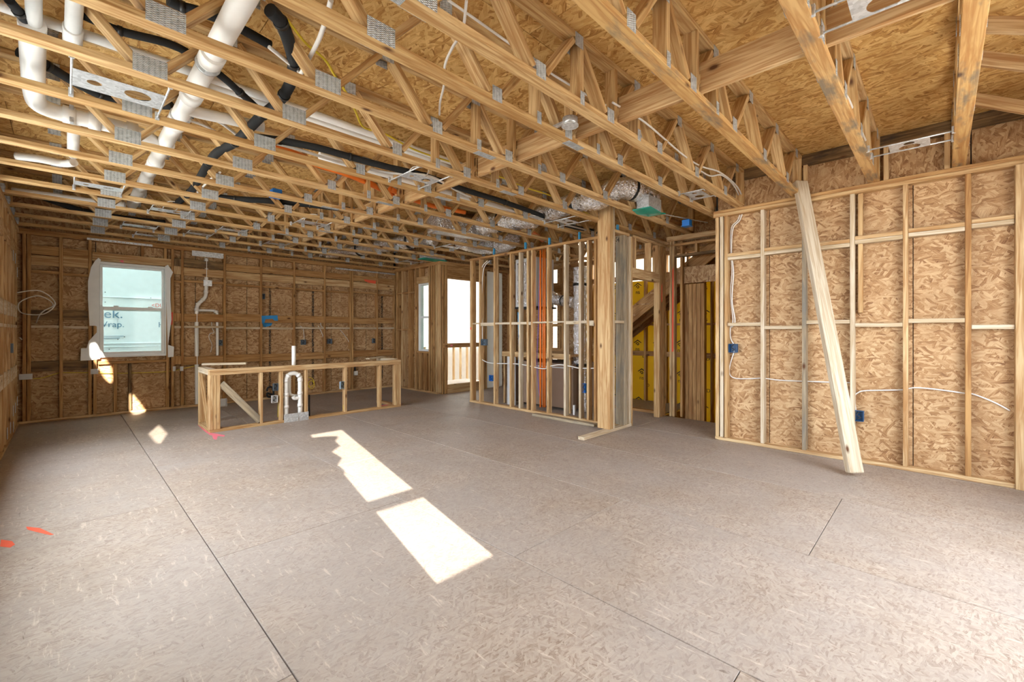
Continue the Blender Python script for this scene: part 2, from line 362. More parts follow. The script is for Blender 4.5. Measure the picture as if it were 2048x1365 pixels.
WX0, WX1, WZ0, WZ1 = .325, 1.21, .90, 2.40
for x, z0, z1 in ((fx(190), S, 2.40), (fx(335.5), S, 2.40), (fx(260), S, .80), (fx(231), S, .80), (fx(285), 2.53, 2.70), (fx(331), 2.53, 2.70)):
    bx('cripple_stud', x-S/2, x+S/2, YF+.001, yo, z0, z1, 'warm' if x != fx(260) else 'dark', wf)
for z0, z1 in ((2.402, 2.44), (2.442, 2.532)): bx('window_header', fx(184), fx(342), YF-.001, yo-.01, z0, z1, 'lum', wf)
bx('window_sill_plate', fx(196), fx(333), YF, yo, .80, .84, 'warm', wf)
rows = [(2.425, 2.555, 'warm'), (2.275, 2.415, 'lum'), (2.15, 2.188, 'warm'), (1.488, 1.628, 'warm'), (1.362, 1.40, 'white'), (.738, .882, 'warm')]
bays = [(1, 2), (2, 3), (4, 5), (5, 6), (6, 7), (7, 8), (8, 9), (9, 10), (11, 12), (12, 13)]
for bi, (a, b) in enumerate(bays):
    for ri, (z0, z1, m) in enumerate(rows):
        dz = R.uniform(-.012, .012); mm = m
        if ri in (3, 5) and bi in (0, 1): mm = 'dark'
        if ri in (0,) and bi in (2, 3): mm = 'dark'
        thin = ri in (2, 4)
        bx('blocking', sx[a]+S/2+.001, sx[b]-S/2-.001, YF+(.0 if thin else .006), YF+(DP-.004 if thin else .044), z0+dz, z1+dz, mm, wf)
for x in (fx(411), fx(545)): bx('cripple_stud', x-.02, x+.02, YF+.05, yo-.002, 2.56, 2.70, 'lum', wf)
# seam sealant smears
for px in (540, 626, 764): 
    x = onY(px, 663, yo).x
    bx('sealant_strip', x-.02, x+.02, yo-.003, yo+.001, .2, 2.15, 'tar', wf, .001)
# ---- far window unit
win = struct('window_1', 'white vinyl double-hung window in the far stud wall', 'window', (.77, YF, .9))
fy0, fy1 = YF-.005, yo+.02
def frame(x0, x1, z0, z1, w, y0, y1, nm, par):
    f = bx(nm, x0, x0+w, y0, y1, z0, z1, 'vinyl', par)
    bx('stile', x1-w, x1, y0, y1, z0, z1, 'vinyl', f); bx('rail', x0+w, x1-w, y0, y1, z1-w, z1, 'vinyl', f); bx('rail', x0+w, x1-w, y0, y1, z0, z0+w, 'vinyl', f); return f
frame(.33, 1.205, .905, 2.395, .04, fy0+.01, fy1, 'window_frame', win)
us = frame(.372, 1.163, 1.64, 2.353, .035, fy0+.055, fy1-.015, 'upper_sash', win)
ls = frame(.372, 1.163, .947, 1.70, .045, fy0+.02, fy0+.053, 'lower_sash', win)
bx('glass_pane', .40, 1.13, fy0+.07, fy0+.074, 1.66, 2.33, 'glass', us, .0005)
bx('glass_pane', .41, 1.12, fy0+.034, fy0+.038, .98, 1.67, 'glass', ls, .0005)
for x in (.56, .98): bx('sash_lock', x-.03, x+.03, fy0+.012, fy0+.03, 1.70, 1.718, 'panelw', ls)
def flap(name, pp, lab=None):
    o = polyplate(name, [onY(a, b, YF-.012) for a, b in pp], (0, -1, 0), .003, 'wrap', win); return o
flap('wrap_flap', [(197, 516), (202, 520), (199, 530), (199, 655), (190, 652), (179, 652), (176, 600), (176, 562), (182, 535), (190, 522)])
flap('wrap_flap', [(191, 668), (199, 660), (200, 718), (183, 721), (161, 722), (162, 697), (173, 697), (178, 682)])
flap('wrap_flap', [(330, 533), (336, 530), (346, 545), (341, 557), (341, 600), (343, 640), (336, 690), (348, 694), (347, 714), (336, 715), (334, 640)])
polyplate('tape_strip', [onY(a, b, YF-.002) for a, b in ((341, 625), (346, 625), (345, 650), (341, 650))], (0, -1, 0), .002, 'redp', win)
polyplate('spray_mark', [onY(a, b, YF-.003) for a, b in ((239, 520.5), (247, 521), (247, 526), (242, 525))], (0, -1, 0), .001, 'pink', win)
# ---- kitchen side wall (right of far corner) with narrow window, and door wall
YD = 7.50
wk = struct('wall_kitchen_side', 'short stud wall at the far right corner with a narrow window', 'wall', (XK, 8.4, 0))
def ky(px): return onX(px, 663, XK).y
D6 = .14
for z in (2.70, 2.739): bx('top_plate', XK, XK+D6, YD, YF, z, z+S, 'warm', wk)
bx('bottom_plate', XK, XK+D6, YD, YF, 0, S, 'lum', wk)
for px in (792.5, 803.5, 817, 830.5, 858, 863, 867.5, 872): 
    y = ky(px); bx('stud', XK, XK+D6, y-S/2, y+S/2, S, 2.70, 'lum' if px in (803.5, 872) else 'warm', wk)
for px, z0, z1 in ((838, S, .84), (848, S, .84), (838, 2.44, 2.70)):
    y = ky(px); bx('cripple_stud', XK+.002, XK+D6, y-S/2, y+S/2, z0, z1, 'warm', wk)
KY0, KY1 = ky(855.5), ky(833)
bx('window_sill_plate', XK, XK+D6, KY0, KY1, .842, .88, 'warm', wk); bx('window_header', XK, XK+D6, KY0, KY1, 2.36, 2.50, 'lum', wk)
for z in (1.33, 2.17):
    for a, b in ((792.5, 803.5), (803.5, 817), (817, 830.5)):
        bx('blocking', XK, XK+.1, ky(b)+S/2, ky(a)-S/2, z, z+S, 'warm', wk)
for y0, y1, z0, z1 in ((YD, KY0, -.05, 2.72), (KY1, YF+.1, -.05, 2.72), (KY0, KY1, -.05, .86), (KY0, KY1, 2.4, 2.72)):
    bx('sheathing_panel', XK+D6, XK+D6+.012, y0, y1, z0, z1, 'osb_wall', wk, .001)
bx('rim_panel', XK+D6, XK+D6+.012, YD, YF+.1, 2.724, ZS, 'osb_wall', wk, .001)
for y0, y1, z0, z1 in ((YD+.01, KY0, -.3, ZS+.1), (KY1, YF+.12, -.3, ZS+.1), (KY0, KY1, -.3, .86), (KY0, KY1, 2.4, ZS+.1)): bx('leak_backing', XK+D6+.0125, XK+D6+.02, y0, y1, z0, z1, 'foam', wk, .001)  # added backing that stops light leaks around the narrow window
w2 = struct('window_2', 'narrow white vinyl window in the kitchen side wall', 'window', (XK, 8, .9))
for y0, y1, z0, z1 in ((KY0, KY0+.04, .88, 2.36), (KY1-.04, KY1, .88, 2.36), (KY0+.04, KY1-.04, .88, .92), (KY0+.04, KY1-.04, 2.32, 2.36)):
    bx('window_frame', XK+.05, XK+D6+.02, y0, y1, z0, z1, 'vinyl', w2)
bx('meeting_rail', XK+.07, XK+.12, KY0+.04, KY1-.04, 1.60, 1.64, 'vinyl', w2)
bx('glass_pane', XK+.09, XK+.094, KY0+.03, KY1-.03, .90, 2.34, 'glass', w2, .0005)
wd_ = struct('wall_balcony', 'framed wall around the balcony doorway with doubled lumber header', 'wall', (6.2, YD, 0))
dxa, dxb = 5.62, 6.62
for x in (5.44, 5.50, 5.56, 5.60): bx('stud', x-S/2, x+S/2, YD-.10, YD+.0, S if x < 5.5 else 0, 2.70, 'warm' if x != 5.44 else 'lum', wd_)
for x in (6.66, 6.72, 7.1, 7.5, 7.7): bx('stud', x-S/2, x+S/2, YD-.10, YD, 0, 2.70, 'warm', wd_)
for z0, z1 in ((2.43, 2.565), (2.567, 2.70)): bx('door_header', dxa-.04, dxb+.06, YD-.095, YD-.005, z0, z1, 'warm', wd_)
for z in (2.70, 2.739): bx('top_plate', XK, XE, YD-.10, YD, z, z+S, 'warm', wd_)
bx('sheathing_panel', XK+.15, dxa-.01, YD, YD+.012, 0, 2.75, 'osb_wall', wd_, .001)
bx('sheathing_panel', 7.32, XE, YD, YD+.012, 0, 2.75, 'osb_wall', wd_, .001); bx('house_wrap', dxb+.06, 7.318, YD+.001, YD+.004, 0, 2.75, 'thinwrap', wd_, .0005)
bx('rim_panel', XK+.15, XE, YD, YD+.012, 2.752, ZS, 'osb_wall', wd_, .001)
tag(bx('safety_rail', dxa-.12, dxb+.05, YD-.14, YD-.101, .97, 1.06, 'warm'), 'single lumber safety rail nailed across the balcony doorway', 'rail')
tag(bx('toe_board', dxa-.02, dxb+.0, YD-.09, YD-.052, .0, .19, 'lum'), 'pale board on edge across the foot of the balcony doorway', 'board')
polyplate('spray_mark', [(5.66, YD-.142, 1.0), (5.72, YD-.142, 1.0), (5.72, YD-.142, 1.03), (5.66, YD-.142, 1.03)], (0, -1, 0), .001, 'pink', wd_)
# ---- right wall
wr = struct('wall_right', 'tall stud wall backed with flaky strand board behind the leaning prop', 'wall', (XR, .5, 0))
xo = XR+DP
def ry(px): return onX(px, 663, XR).y
Y1 = ry(1430)
for a, b in ((Y1, 1.40), (1.40, .19), (.19, YB)):
    bx('sheathing_panel', xo, xo+.012, b+.003, a-.003, -.05, 2.755, 'osb_wall', wr, .001)
for a, b in ((Y1, 1.07), (1.07, -.19), (-.19, YB)):
    bx('rim_panel', xo, xo+.012, b+.004, a-.004, 2.76, ZS, 'osb_wall', wr, .001)
bx('leak_backing', xo+.0125, xo+.02, YB-.02, Y1+.02, -.3, ZS+.1, 'foam', wr, .001)  # unseen backing added to keep daylight out of the sheathing joints
bx('ledger_board', xo-.04, xo-.002, YB, Y1, 3.10, ZS-.001, 'dark', wr)
for z, m in ((ZC-.078, 'lum'), (ZC-.039, 'warm')): bx('top_plate', XR-.002, xo, YB, Y1+.02, z, z+S, m, wr)
bx('bottom_plate', XR-.002, xo, YB, Y1, 0, S, 'lum', wr)
rst = [(1430, 1438, 'lum'), (1439, 1447, 'white'), (1447.5, 1456, 'lum'), (1520, 1529, 'white'), (1603, 1613, 'grey'), (1699, 1710, 'white'), (1806, 1816, 'lum'), (1929, 1944, 'warm')]
rys = [(ry(a)+ry(b))/2 for a, b, m in rst]
for y, (a, b, m) in zip(rys, rst): bx('stud', XR, xo, y-S/2, y+S/2, S, ZC-.079, m, wr)
y = ry(1720); bx('short_stud', XR+.03, xo-.002, y-S/2, y+S/2, 1.50, ZC-.08, 'lum', wr)
yp = -.44
for k in range(3): bx('post_stud', XR-.03, xo, yp-.055-.06*k, yp-.06*k-.002, 0, ZC-.08, 'lum', wr)
rz = [(1.415, 2.165), (1.375, 2.18), (1.43, 2.17), (1.395, 2.19), (1.43, 2.20), (1.37, 2.215)]
ends = rys[2:]+[yp-.02]
for i, (za, zb) in enumerate(rz):
    a, b = ends[i]-S/2-.001, ends[i+1]+S/2+.001
    bx('fire_blocking', XR+.002, xo-.004, b, a, za-S, za, 'white', wr)
    for q in (0, S+.002): bx('blocking', XR, xo-.004, b, a, zb+q, zb+q+S, 'lum' if q else 'white', wr)
# ---- left wall: closed near the corner, open framing (daylight) nearer the camera
wl = struct('wall_left', 'left stud wall with nail plates receding to the far corner', 'wall', (XL, 7.5, 0))
xo2 = XL-DP
for a, b, z0, z1 in ((6.62, 7.1, -.05, 2.72), (7.1, 8.3, -.05, 2.72), (8.3, 9.37, -.05, 2.72), (YB, .1, -.05, 2.72), (1.9, 2.4, -.05, 2.72), (.1, 1.9, -.05, 1.75), (2.4, 6.62, -.05, .75)):
    bx('sheathing_panel', xo2-.012, xo2, a+.003, b-.003, z0, z1, 'osb_wall', wl, .001); bx('leak_backing', xo2-.02, xo2-.0125, a-.01, b+.01, z0-.2 if z0 < 0 else z0, z1+.01, 'foam', wl, .001)  # black backing behind each panel is added against light leaks
bx('leak_backing', xo2-.03, xo2-.0205, YB-.1, 9.5, 2.70, ZS+.1, 'foam', wl, .001)  # added strip blocking daylight along the rim
bx('rim_panel', xo2-.012, xo2, YB, 9.37, 2.74, ZS, 'osb_wall', wl, .001)
for z in (2.70, 2.739): bx('top_plate', xo2, XL, YB, YF, z, z+S, 'lum', wl)
bx('bottom_plate', xo2, XL, YB, YF, 0, S, 'lum', wl)
for a, b, zz in ((.1, 1.9, 1.71), (2.4, 6.62, .71)): bx('opening_sill', xo2, XL, a, b, zz, zz+.038, 'lum', wl)
ysl = [6.64, 6.7, 7.1, 7.5, 7.9, 8.3, 8.62, 8.95]
for y in ysl: bx('stud', xo2, XL, y-S/2, y+S/2, S, 2.70, 'lum', wl)
for y in (YB+.04, -.6, .06, 1.92, 2.36): bx('stud', xo2, XL, y-S/2, y+S/2, S, 2.70, 'lum', wl)
for a, b in zip(ysl, ysl[1:]):
    for z0, z1, m in ((2.32, 2.50, 'lum'), (1.50, 1.66, 'white'), (1.36, 1.398, 'white'), (.70, .86, 'white')):
        bx('blocking', XL-.044, XL-.002, a+S/2+.001, b-S/2-.001, z0, z1, m, wl)
for y, z in ((8.3, 2.2), (8.62, 2.2), (8.95, 2.05), (8.3, .25), (8.62, .25), (8.95, .3), (7.9, .1), (7.5, .1), (8.3, .05)):
    bx('nail_plate', XL, XL+.004, y-.03, y+.03, z, z+.13, 'galv', wl, .0005)
# ---- back wall behind the camera, with the one sunlit sash
wb = struct('wall_back', 'sheathed wall behind the camera with a tall narrow window opening', 'wall', (2.5, YB, 0))
sx0, sx1 = .70, 1.115
zs = [(1.09, 1.47), (1.55, 2.47)]
for x0, x1, z0, z1 in ((XL-.1, sx0, -.3, ZS), (sx1, 1.65, -.3, ZS), (4.5, 7.8, -1.3, ZS), (1.65, 4.5, 2.62, ZS), (1.65, 4.5, -.3, .62), (sx0, sx1, 0, zs[0][0]), (sx0, sx1, zs[0][1], zs[1][0]), (sx0, sx1, zs[1][1], ZS)):
    bx('sheathing_panel', x0, x1, YB-.012, YB, z0, z1, 'osb_wall', wb, .0005)
for x in (sx0-.02, sx1+.02, 1.5, 1.63, 4.52, 5.0): bx('stud', x-S/2, x+S/2, YB, YB+.06, 0, 2.70, 'lum', wb)
bx('top_plate', XL, XR, YB, YB+.06, 2.70, ZC, 'lum', wb); bx('bottom_plate', XL, XR, YB, YB+.06, 0, S, 'lum', wb)
# unseen jagged sheet, added to nibble the upper sash's light
polyplate('jagged_shade', [(sx0-.02, YB-.03, 1.83), (sx0+.03, YB-.03, 1.86), (sx0+.01, YB-.03, 1.95), (sx0+.10, YB-.03, 2.02), (sx0+.06, YB-.03, 2.13), (sx0+.2, YB-.03, 2.20), (sx0+.19, YB-.03, 2.28), (sx0+.28, YB-.03, 2.36), (sx0+.16, YB-.03, 2.40), (sx0-.02, YB-.03, 2.42)], (0, -1, 0), .002, 'wrap', wb)
ww = struct('sun_screen', 'unseen outside screen added to shade the open left side', 'wall', (-1.6, YB, 0))  # unseen screen added to keep direct sun off the left openings
SD = Vector((.215, 1, -.36))
def back_to_wing(p): return p-SD*(p.y-YB)
def cutwall(name, outer, holes, y, t, mat, par):
    bm = bmesh.new()
    for lp_ in [outer]+holes:
        vv = [bm.verts.new((a, 0, b)) for a, b in lp_]
        for a, b in zip(vv, vv[1:]+vv[:1]): bm.edges.new((a, b))
    bmesh.ops.triangle_fill(bm, edges=bm.edges[:], use_beauty=True)
    r = bmesh.ops.extrude_face_region(bm, geom=bm.faces[:]); bmesh.ops.translate(bm, vec=(0, t, 0), verts=[v for v in r['geom'] if isinstance(v, bmesh.types.BMVert)])
    me = bpy.data.meshes.new(name); finish(me, bm); return put(name, me, mat, Matrix.Translation((0, y, 0)), par)
gaps = [[onZ(a, b, 0) for a, b in ((297, 868), (317, 850), (334, 868), (321, 888), (312, 886))],
        [onY(a, b, YF+.05) for a, b in ((259, 792), (264, 788), (292, 824), (286, 834), (275, 838), (260, 820))],
        [onY(a, b, YF+.02) for a, b in ((183, 690), (190, 688), (206, 714), (221, 735), (222, 762), (216, 763), (205, 750), (195, 730), (183, 712))]]
gaps = [[(q.x, q.z) for q in map(back_to_wing, g)] for g in gaps]  # holes shaped so sunlight lands as small patches inside
gaps = [[(sum(p[0] for p in g)/len(g)*0+q[0]*1.0, sum(p[1] for p in g)/len(g)*0+q[1]*1.0) for q in g] for g in gaps]
cutwall('screen_panel', [(-8, -3), (XL-.1, -3), (XL-.1, 9.5), (-8, 9.5)], gaps, YB, -.015, 'conc', ww)
# ================================================================== ROOMS BEYOND
wp = struct('wall_partition', 'open stud partition with pipes and ducts showing behind it', 'wall', (XP, 4.8, 0))
def pyy(px): return onX(px, 663, XP).y
YA, YZ = 3.17, pyy(939)
ZP = 2.66
bx('top_plate', XP, XP+DP, YA, YZ, ZP-S, ZP, 'warm', wp); bx('bottom_plate', XP, XP+DP, YA, YZ, 0, S, 'lum', wp)
pst = [(939, 951, 'lum'), (957, 966, 'lum'), (986, 996, 'lum'), (1018, 1028, 'lum'), (1036, 1047, 'white'), (1052, 1060, 'lum'), (1060.5, 1073, 'lum'), (1092, 1101, 'lum'), (1126, 1136.5, 'white'), (1156, 1165, 'white'), (1172, 1182, 'lum'), (1186, 1192, 'warm')]
pcs = []
for a, b, m in pst:
    y0, y1 = pyy(b), pyy(a)+.0; yc = (y0+y1)/2; yc = y1-.03; pcs.append(yc)
    bx('stud', XP, XP+DP, yc-S/2, yc+S/2, S, ZP-S, m, wp)
for a, b in zip(pcs, pcs[1:]):
    if a-b > .09: bx('fire_blocking', XP+.003, XP+DP-.003, b+S/2+.001, a-S/2-.001, 1.42+(R.random()-.5)*.06, 1.458+.01, 'white', wp)
bx('stud', XP, XP+DP, pcs[0]-.058, pcs[0]-.02, S, ZP-S, 'warm', wp)
# wing wall along x with the closet doorway
ww2 = struct('wall_closet', 'stud wall with corner post and narrow closet doorway', 'wall', (5.8, 3.1, 0))
WY0, WY1 = 3.06, 3.15
bx('bottom_plate', 4.36, 5.50, WY0, WY1, 0, S, 'white', ww2)
for x0, m in ((4.93, 'lum'), (4.972, 'lum'), (5.014, 'white')): bx('post_stud', x0, x0+.04, WY0, WY0+.19, S, 2.99, m, ww2)
bx('stud', 5.30, 5.338, WY0+.01, WY1+.05, S, ZP, 'grey', ww2); bx('stud', 5.342, 5.38, WY0+.012, WY1+.05, S, ZP, 'grey', ww2)
for x, m in ((5.455, 'white'), (5.50, 'lum')): bx('stud', x-S/2, x+S/2, WY0, WY1, S if x < 5.48 else 0, ZP, m, ww2)
bx('fire_blocking', 5.06, 5.29, WY0, WY1, 1.42, 1.458, 'white', ww2)
bx('door_header', 5.52, 6.33, WY0, WY1, 2.06, 2.20, 'lum', ww2)
for x in (5.60, 6.05, 6.30): bx('cripple_stud', x-S/2, x+S/2, WY0, WY1, 2.20, ZP-S, 'lum', ww2)
for x, m in ((6.34, 'lum'), (6.40, 'warm'), (6.46, 'warm'), (6.52, 'warm')): bx('stud', x-S/2, x+S/2, WY0, WY1, 0, ZP-S, m, ww2)
bx('top_plate', 5.04, 6.6, WY0, WY1, ZP-S, ZP, 'lum', ww2)
# stair wall at x = 6.56
ws_ = struct('wall_stair', 'framed stair opening with header beyond the hall', 'wall', (6.57, 2.4, 0))
for x0, x1, yv, m in ((6.55, 6.64, 2.99, 'lum'), (6.55, 6.64, 2.945, 'lum'), (6.60, 6.69, 2.84, 'warm')): bx('stud', x0, x1, yv-S/2, yv+S/2, 0, 2.70, m, ws_)
bx('top_plate', 6.55, 6.64, 1.2, 3.05, 2.70, ZC, 'lum', ws_); bx('top_plate', 6.55, 6.64, 1.2, 3.05, 2.62, 2.658, 'warm', ws_)
bx('header_beam', 6.55, 6.64, 1.2, 2.93, 2.45, 2.49, 'dark', ws_)
for yv in (2.6, 2.2): bx('cripple_stud', 6.55, 6.64, yv-S/2, yv+S/2, 2.49, 2.62, 'lum', ws_)
# hall end: hallway side wall continuing behind right wall
bx('stud', 5.70, 5.79, 1.95, 1.99, 0, ZC-.08, 'warm', ws_)
# five-stud pack down the stairwell
pk = thing('stud_pack', 'five dark studs nailed side by side inside the stairwell', 'post', (6.72, 2.6, -1.2))
a0 = onX(1369, 663, 6.7).y; b0 = onX(1409, 663, 6.7).y
for k in range(5):
    y1 = a0+(b0-a0)*k/5; y0 = a0+(b0-a0)*(k+1)/5
    bx('stud', 6.70, 6.79, y0+.002, y1-.002, -1.2, 2.04, 'warm', pk)
# exterior wall with yellow foam board
we = struct('wall_outer', 'outer stud wall lined with printed yellow foam board', 'wall', (XE, 4, 0))
rotYZ = Matrix(((0, 0, -1), (-1, 0, 0), (0, 1, 0)))      # text facing -x, reading towards -y
for a, b in ((YB, -.2), (-.2, 1.0), (1.0, 2.2), (2.2, 3.4), (3.4, 4.6), (4.6, 5.3)):
    p = bx('foam_panel', XE, XE+.025, a+.004, b-.004, -1.2, 2.75 if a < 2 else 2.28, 'yfoam', we, .001)
def logo(y, z, s=1.0):
    polyplate('printed_logo', [(XE-.002, y-.0, z+.13*s), (XE-.002, y+.11*s, z+.05*s), (XE-.002, y+.08*s, z+.05*s), (XE-.002, y, z+.10*s), (XE-.002, y-.08*s, z+.05*s), (XE-.002, y-.11*s, z+.05*s)], (-1, 0, 0), .001, 'ink', we)
    tube('printed_swirl', [(XE-.003, y+.045*s*math.cos(q)*(1-q/9), z+.02*s+.045*s*math.sin(q)*(1-q/9)) for q in [k*.7 for k in range(11)]], .009*s, 'ink', we, 5, 2)
    words('printed_word', 'ns', Vector((XE-.003, y+.06*s, z-.14*s)), .13*s, 'ink', rotYZ, we)
    words('printed_word', 'D', Vector((XE-.003, y-.12*s, z-.3*s)), .11*s, 'ink', rotYZ, we)
for y in (1.5, 1.85, 2.25, 2.6, 2.95, 3.35, 3.75, 4.15, 4.7):
    for z in (-.6, -.05, .5, 1.05, 1.6, 2.15): logo(y+R.uniform(-.05, .05), z, .8)
for y in [1.15+.406*k for k in range(16)]: bx('stud', XE-.10, XE-.012, y-S/2, y+S/2, -1.2 if y < 3.1 else 0, 2.70, 'warm', we)
for z in (.85, 1.42, 2.3):
    for k in range(15): bx('blocking', XE-.09, XE-.02, 1.15+.406*k+S/2+.001, 1.15+.406*(k+1)-S/2-.001, z, z+(.09 if z != 1.42 else S), 'warm', we)
for z in (2.70, 2.739): bx('top_plate', XE-.10, XE-.012, 1.0, YD-.1, z, z+S, 'warm', we)
bx('house_wrap', XE, XE+.003, 5.33, 5.62, -.1, 2.75, 'thinwrap', we, .0005)
for a, b in ((5.66, 6.17), (6.3, 7.5)): bx('sheathing_panel', XE, XE+.012, a, b, -.1, 2.75, 'osb_wall', we, .001)
bx('rim_panel', XE, XE+.012, YB, 4.9, 2.76, ZS, 'osb_wall', we, .001); bx('rim_panel', XE, XE+.012, 5.6, YD, 2.76, ZS, 'osb_wall', we, .001)
bx('landing', 6.53, 7.76, YB, 4.0, -1.25, -1.2, 'osb_floor', we); bx('stairwell_lining', 6.45, 6.528, YB, 3.1, -1.2, -.02, 'osb_wall', we); bx('stairwell_lining', 6.53, 7.76, 3.12, 3.14, -1.2, -.02, 'osb_wall', we)
# middle wall of the utility room
wm = struct('wall_utility', 'inner stud wall behind the partition', 'wall', (6.6, 5, 0))
for y in (3.75, 4.15, 4.30, 4.72, 5.12, 5.55, 5.95, 6.15, 6.22): bx('stud', 6.58, 6.67, y-S/2, y+S/2, S, ZP-S, 'warm', wm)
bx('top_plate', 6.58, 6.67, 3.2, 6.26, ZP-S, ZP, 'warm', wm); bx('bottom_plate', 6.58, 6.67, 3.2, 6.26, 0, S, 'warm', wm)
for z in (.84, 1.42, 2.05):
    for a, b in ((5.55, 5.95), (5.12, 5.55)): bx('blocking', 6.585, 6.665, a+.02, b-.02, z, z+(.14 if z != 1.42 else S), 'warm', wm)
# stairs seen from below
st = thing('staircase', 'rough wooden stair flight seen from below through the closet doorway', 'stairs', (7.2, 3.6, .3))
y_, z_ = 4.75, 1.02
pts0 = Vector((0, y_, z_)); ang = Vector((0, -.25, .18))
n = 12
for xs_ in (6.86, 7.2, 7.56): beam('stringer', (xs_, y_+.05, z_-.12), (xs_, y_-.25*n, z_+.18*n-.12), .235, .038, 'warm', st, (1, 0, 0))
for k in range(n):
    td = bx('tread', 6.84, 7.60, y_-.25*(k+1)-.02, y_-.25*k, z_+.18*k+.02, z_+.18*k+.045, 'osb_wall', st); bx('riser', 6.85, 7.59, y_-.25*(k+1)-.012, y_-.25*(k+1), z_+.18*k+.045, z_+.18*(k+1)+.02, 'osb_wall', td)
tag(bx('stair_soffit_panel', 6.66, 6.70, 2.3, 2.95, 2.05, 2.30, 'osb_wall'), 'small strand board panel under the stair header', 'panel')
# ================================================================== OUTSIDE
tag(bx('ground', -60, 60, -60, 60, -3.2, -3.0, 'ground'), 'bare dry ground outside the house', 'ground', kind='structure')
bx_ = bx('upper_shade_block', -.75, 7.95, -1.45, 9.55, ZS+.11, 9.5, 'conc'); tag(bx_, 'unseen upper storey block, raised to shade the gap outside', 'house', kind='structure')  # unseen mass, made tall to shade the gap behind the far wall
hb_ = thing('sun_blocker', 'unseen pale block added behind the camera side to block the sun', 'house', (6, -13, -3))  # unseen block added to keep sun out of the wide rear opening
bx('wall', -1.35, 16, -13, -12.8, -3, 6.9, 'conc', hb_); bx('roof', -1.4, 16.1, -16, -12.75, 6.9, 7.1, 'dark', hb_)
tag(bx('rear_reflector', -.4, 6.4, -4.6, -1.47, -.16, -.04, 'reflector'), 'added unseen pale deck outside the wide rear opening', 'reflector', kind='structure')  # unseen slab added to bounce sky light up to the ceiling
tag(bx('left_reflector', -5.5, -.62, -.9, 8.5, -.20, -.06, 'reflector'), 'added unseen pale deck outside the left wall openings', 'reflector', kind='structure')  # unseen slab added to bounce light up on the left
tag(bx('side_shade_block', 10.6, 16, -1.45, 9.55, -3, 9.5, 'conc'), 'unseen block added beyond the outer wall to dim the outside', 'house', kind='structure')  # unseen block added to cut sky light on the neighbour wall
nb = thing('neighbour_house', 'neighbouring house wrapped in printed white building paper', 'house', (2, 12, -3))
bx('wrapped_wall', -6, 4.6, 12, 12.15, -3, 12, 'wrapout', nb)
bx('shade_return', -1.3, -1.15, 9.7, 12, -3, 12, 'wrapout', nb)  # added to close off sky light at the left end of the gap
bx('shade_return', 16, 16.15, 6, 12.1, -3, 12, 'wrapout', nb)  # added to close off sky light at the right end
bx('board_wall', 4.62, 16, 12.0, 12.15, 1.02, 12, 'osb_white', nb); bx('board_wall', 4.62, 16, 12.4, 12.5, -3, 1.0, 'conc', nb)
bx('beam', 4.62, 16, 11.98, 12.16, .80, 1.02, 'wrap', nb)
for k in range(24): bx('stud', 6.4+.3*k, 6.44+.3*k, 12.02, 12.11, -1.2, .80, 'lum', nb)
bx('ledge', 4.62, 16, 11.6, 12.4, -1.3, -1.2, 'conc', nb)
rotXZ = Matrix(((1, 0, 0), (0, 0, -1), (0, 1, 0)))
YT = 11.992
for x, al in ((.83, 'RIGHT'), (1.37, 'LEFT')):
    words('printed_word', 'Tyvek.', Vector((x, YT, 1.585)), .25+.0001*(al == 'LEFT'), 'teal', rotXZ, nb, al)
    words('printed_word', 'HomeWrap.', Vector((x+.02, YT, 1.40)), .165+.0001*(al == 'LEFT'), 'teal', rotXZ, nb, al)
words('printed_word', '<DUPONT>', Vector((1.28, YT, 1.83)), .115, 'redp', rotXZ, nb, sx=.9)
for z, w in ((1.21, .34), (1.17, .28)): bx('printed_line', .50, .50+w, YT-.002, YT+.005, z, z+.008, 'teal', nb, .0005)
for x, z in ((.56, 2.1), (1.27, 2.02), (.56, 1.9), (1.3, 1.8), (.75, 1.15), (.85, 1.2), (1.46, 1.05), (.62, .95), (1.38, 1.0)): bx('cap_nail', x-.008, x+.008, YT-.004, YT+.004, z-.008, z+.008, 'ink', nb, .001)
for z in (2.0, 1.06, .99): bx('wrap_fold', -1, 3.5, YT-.012, YT+.008, z, z+.012, 'wrapout', nb, .004)
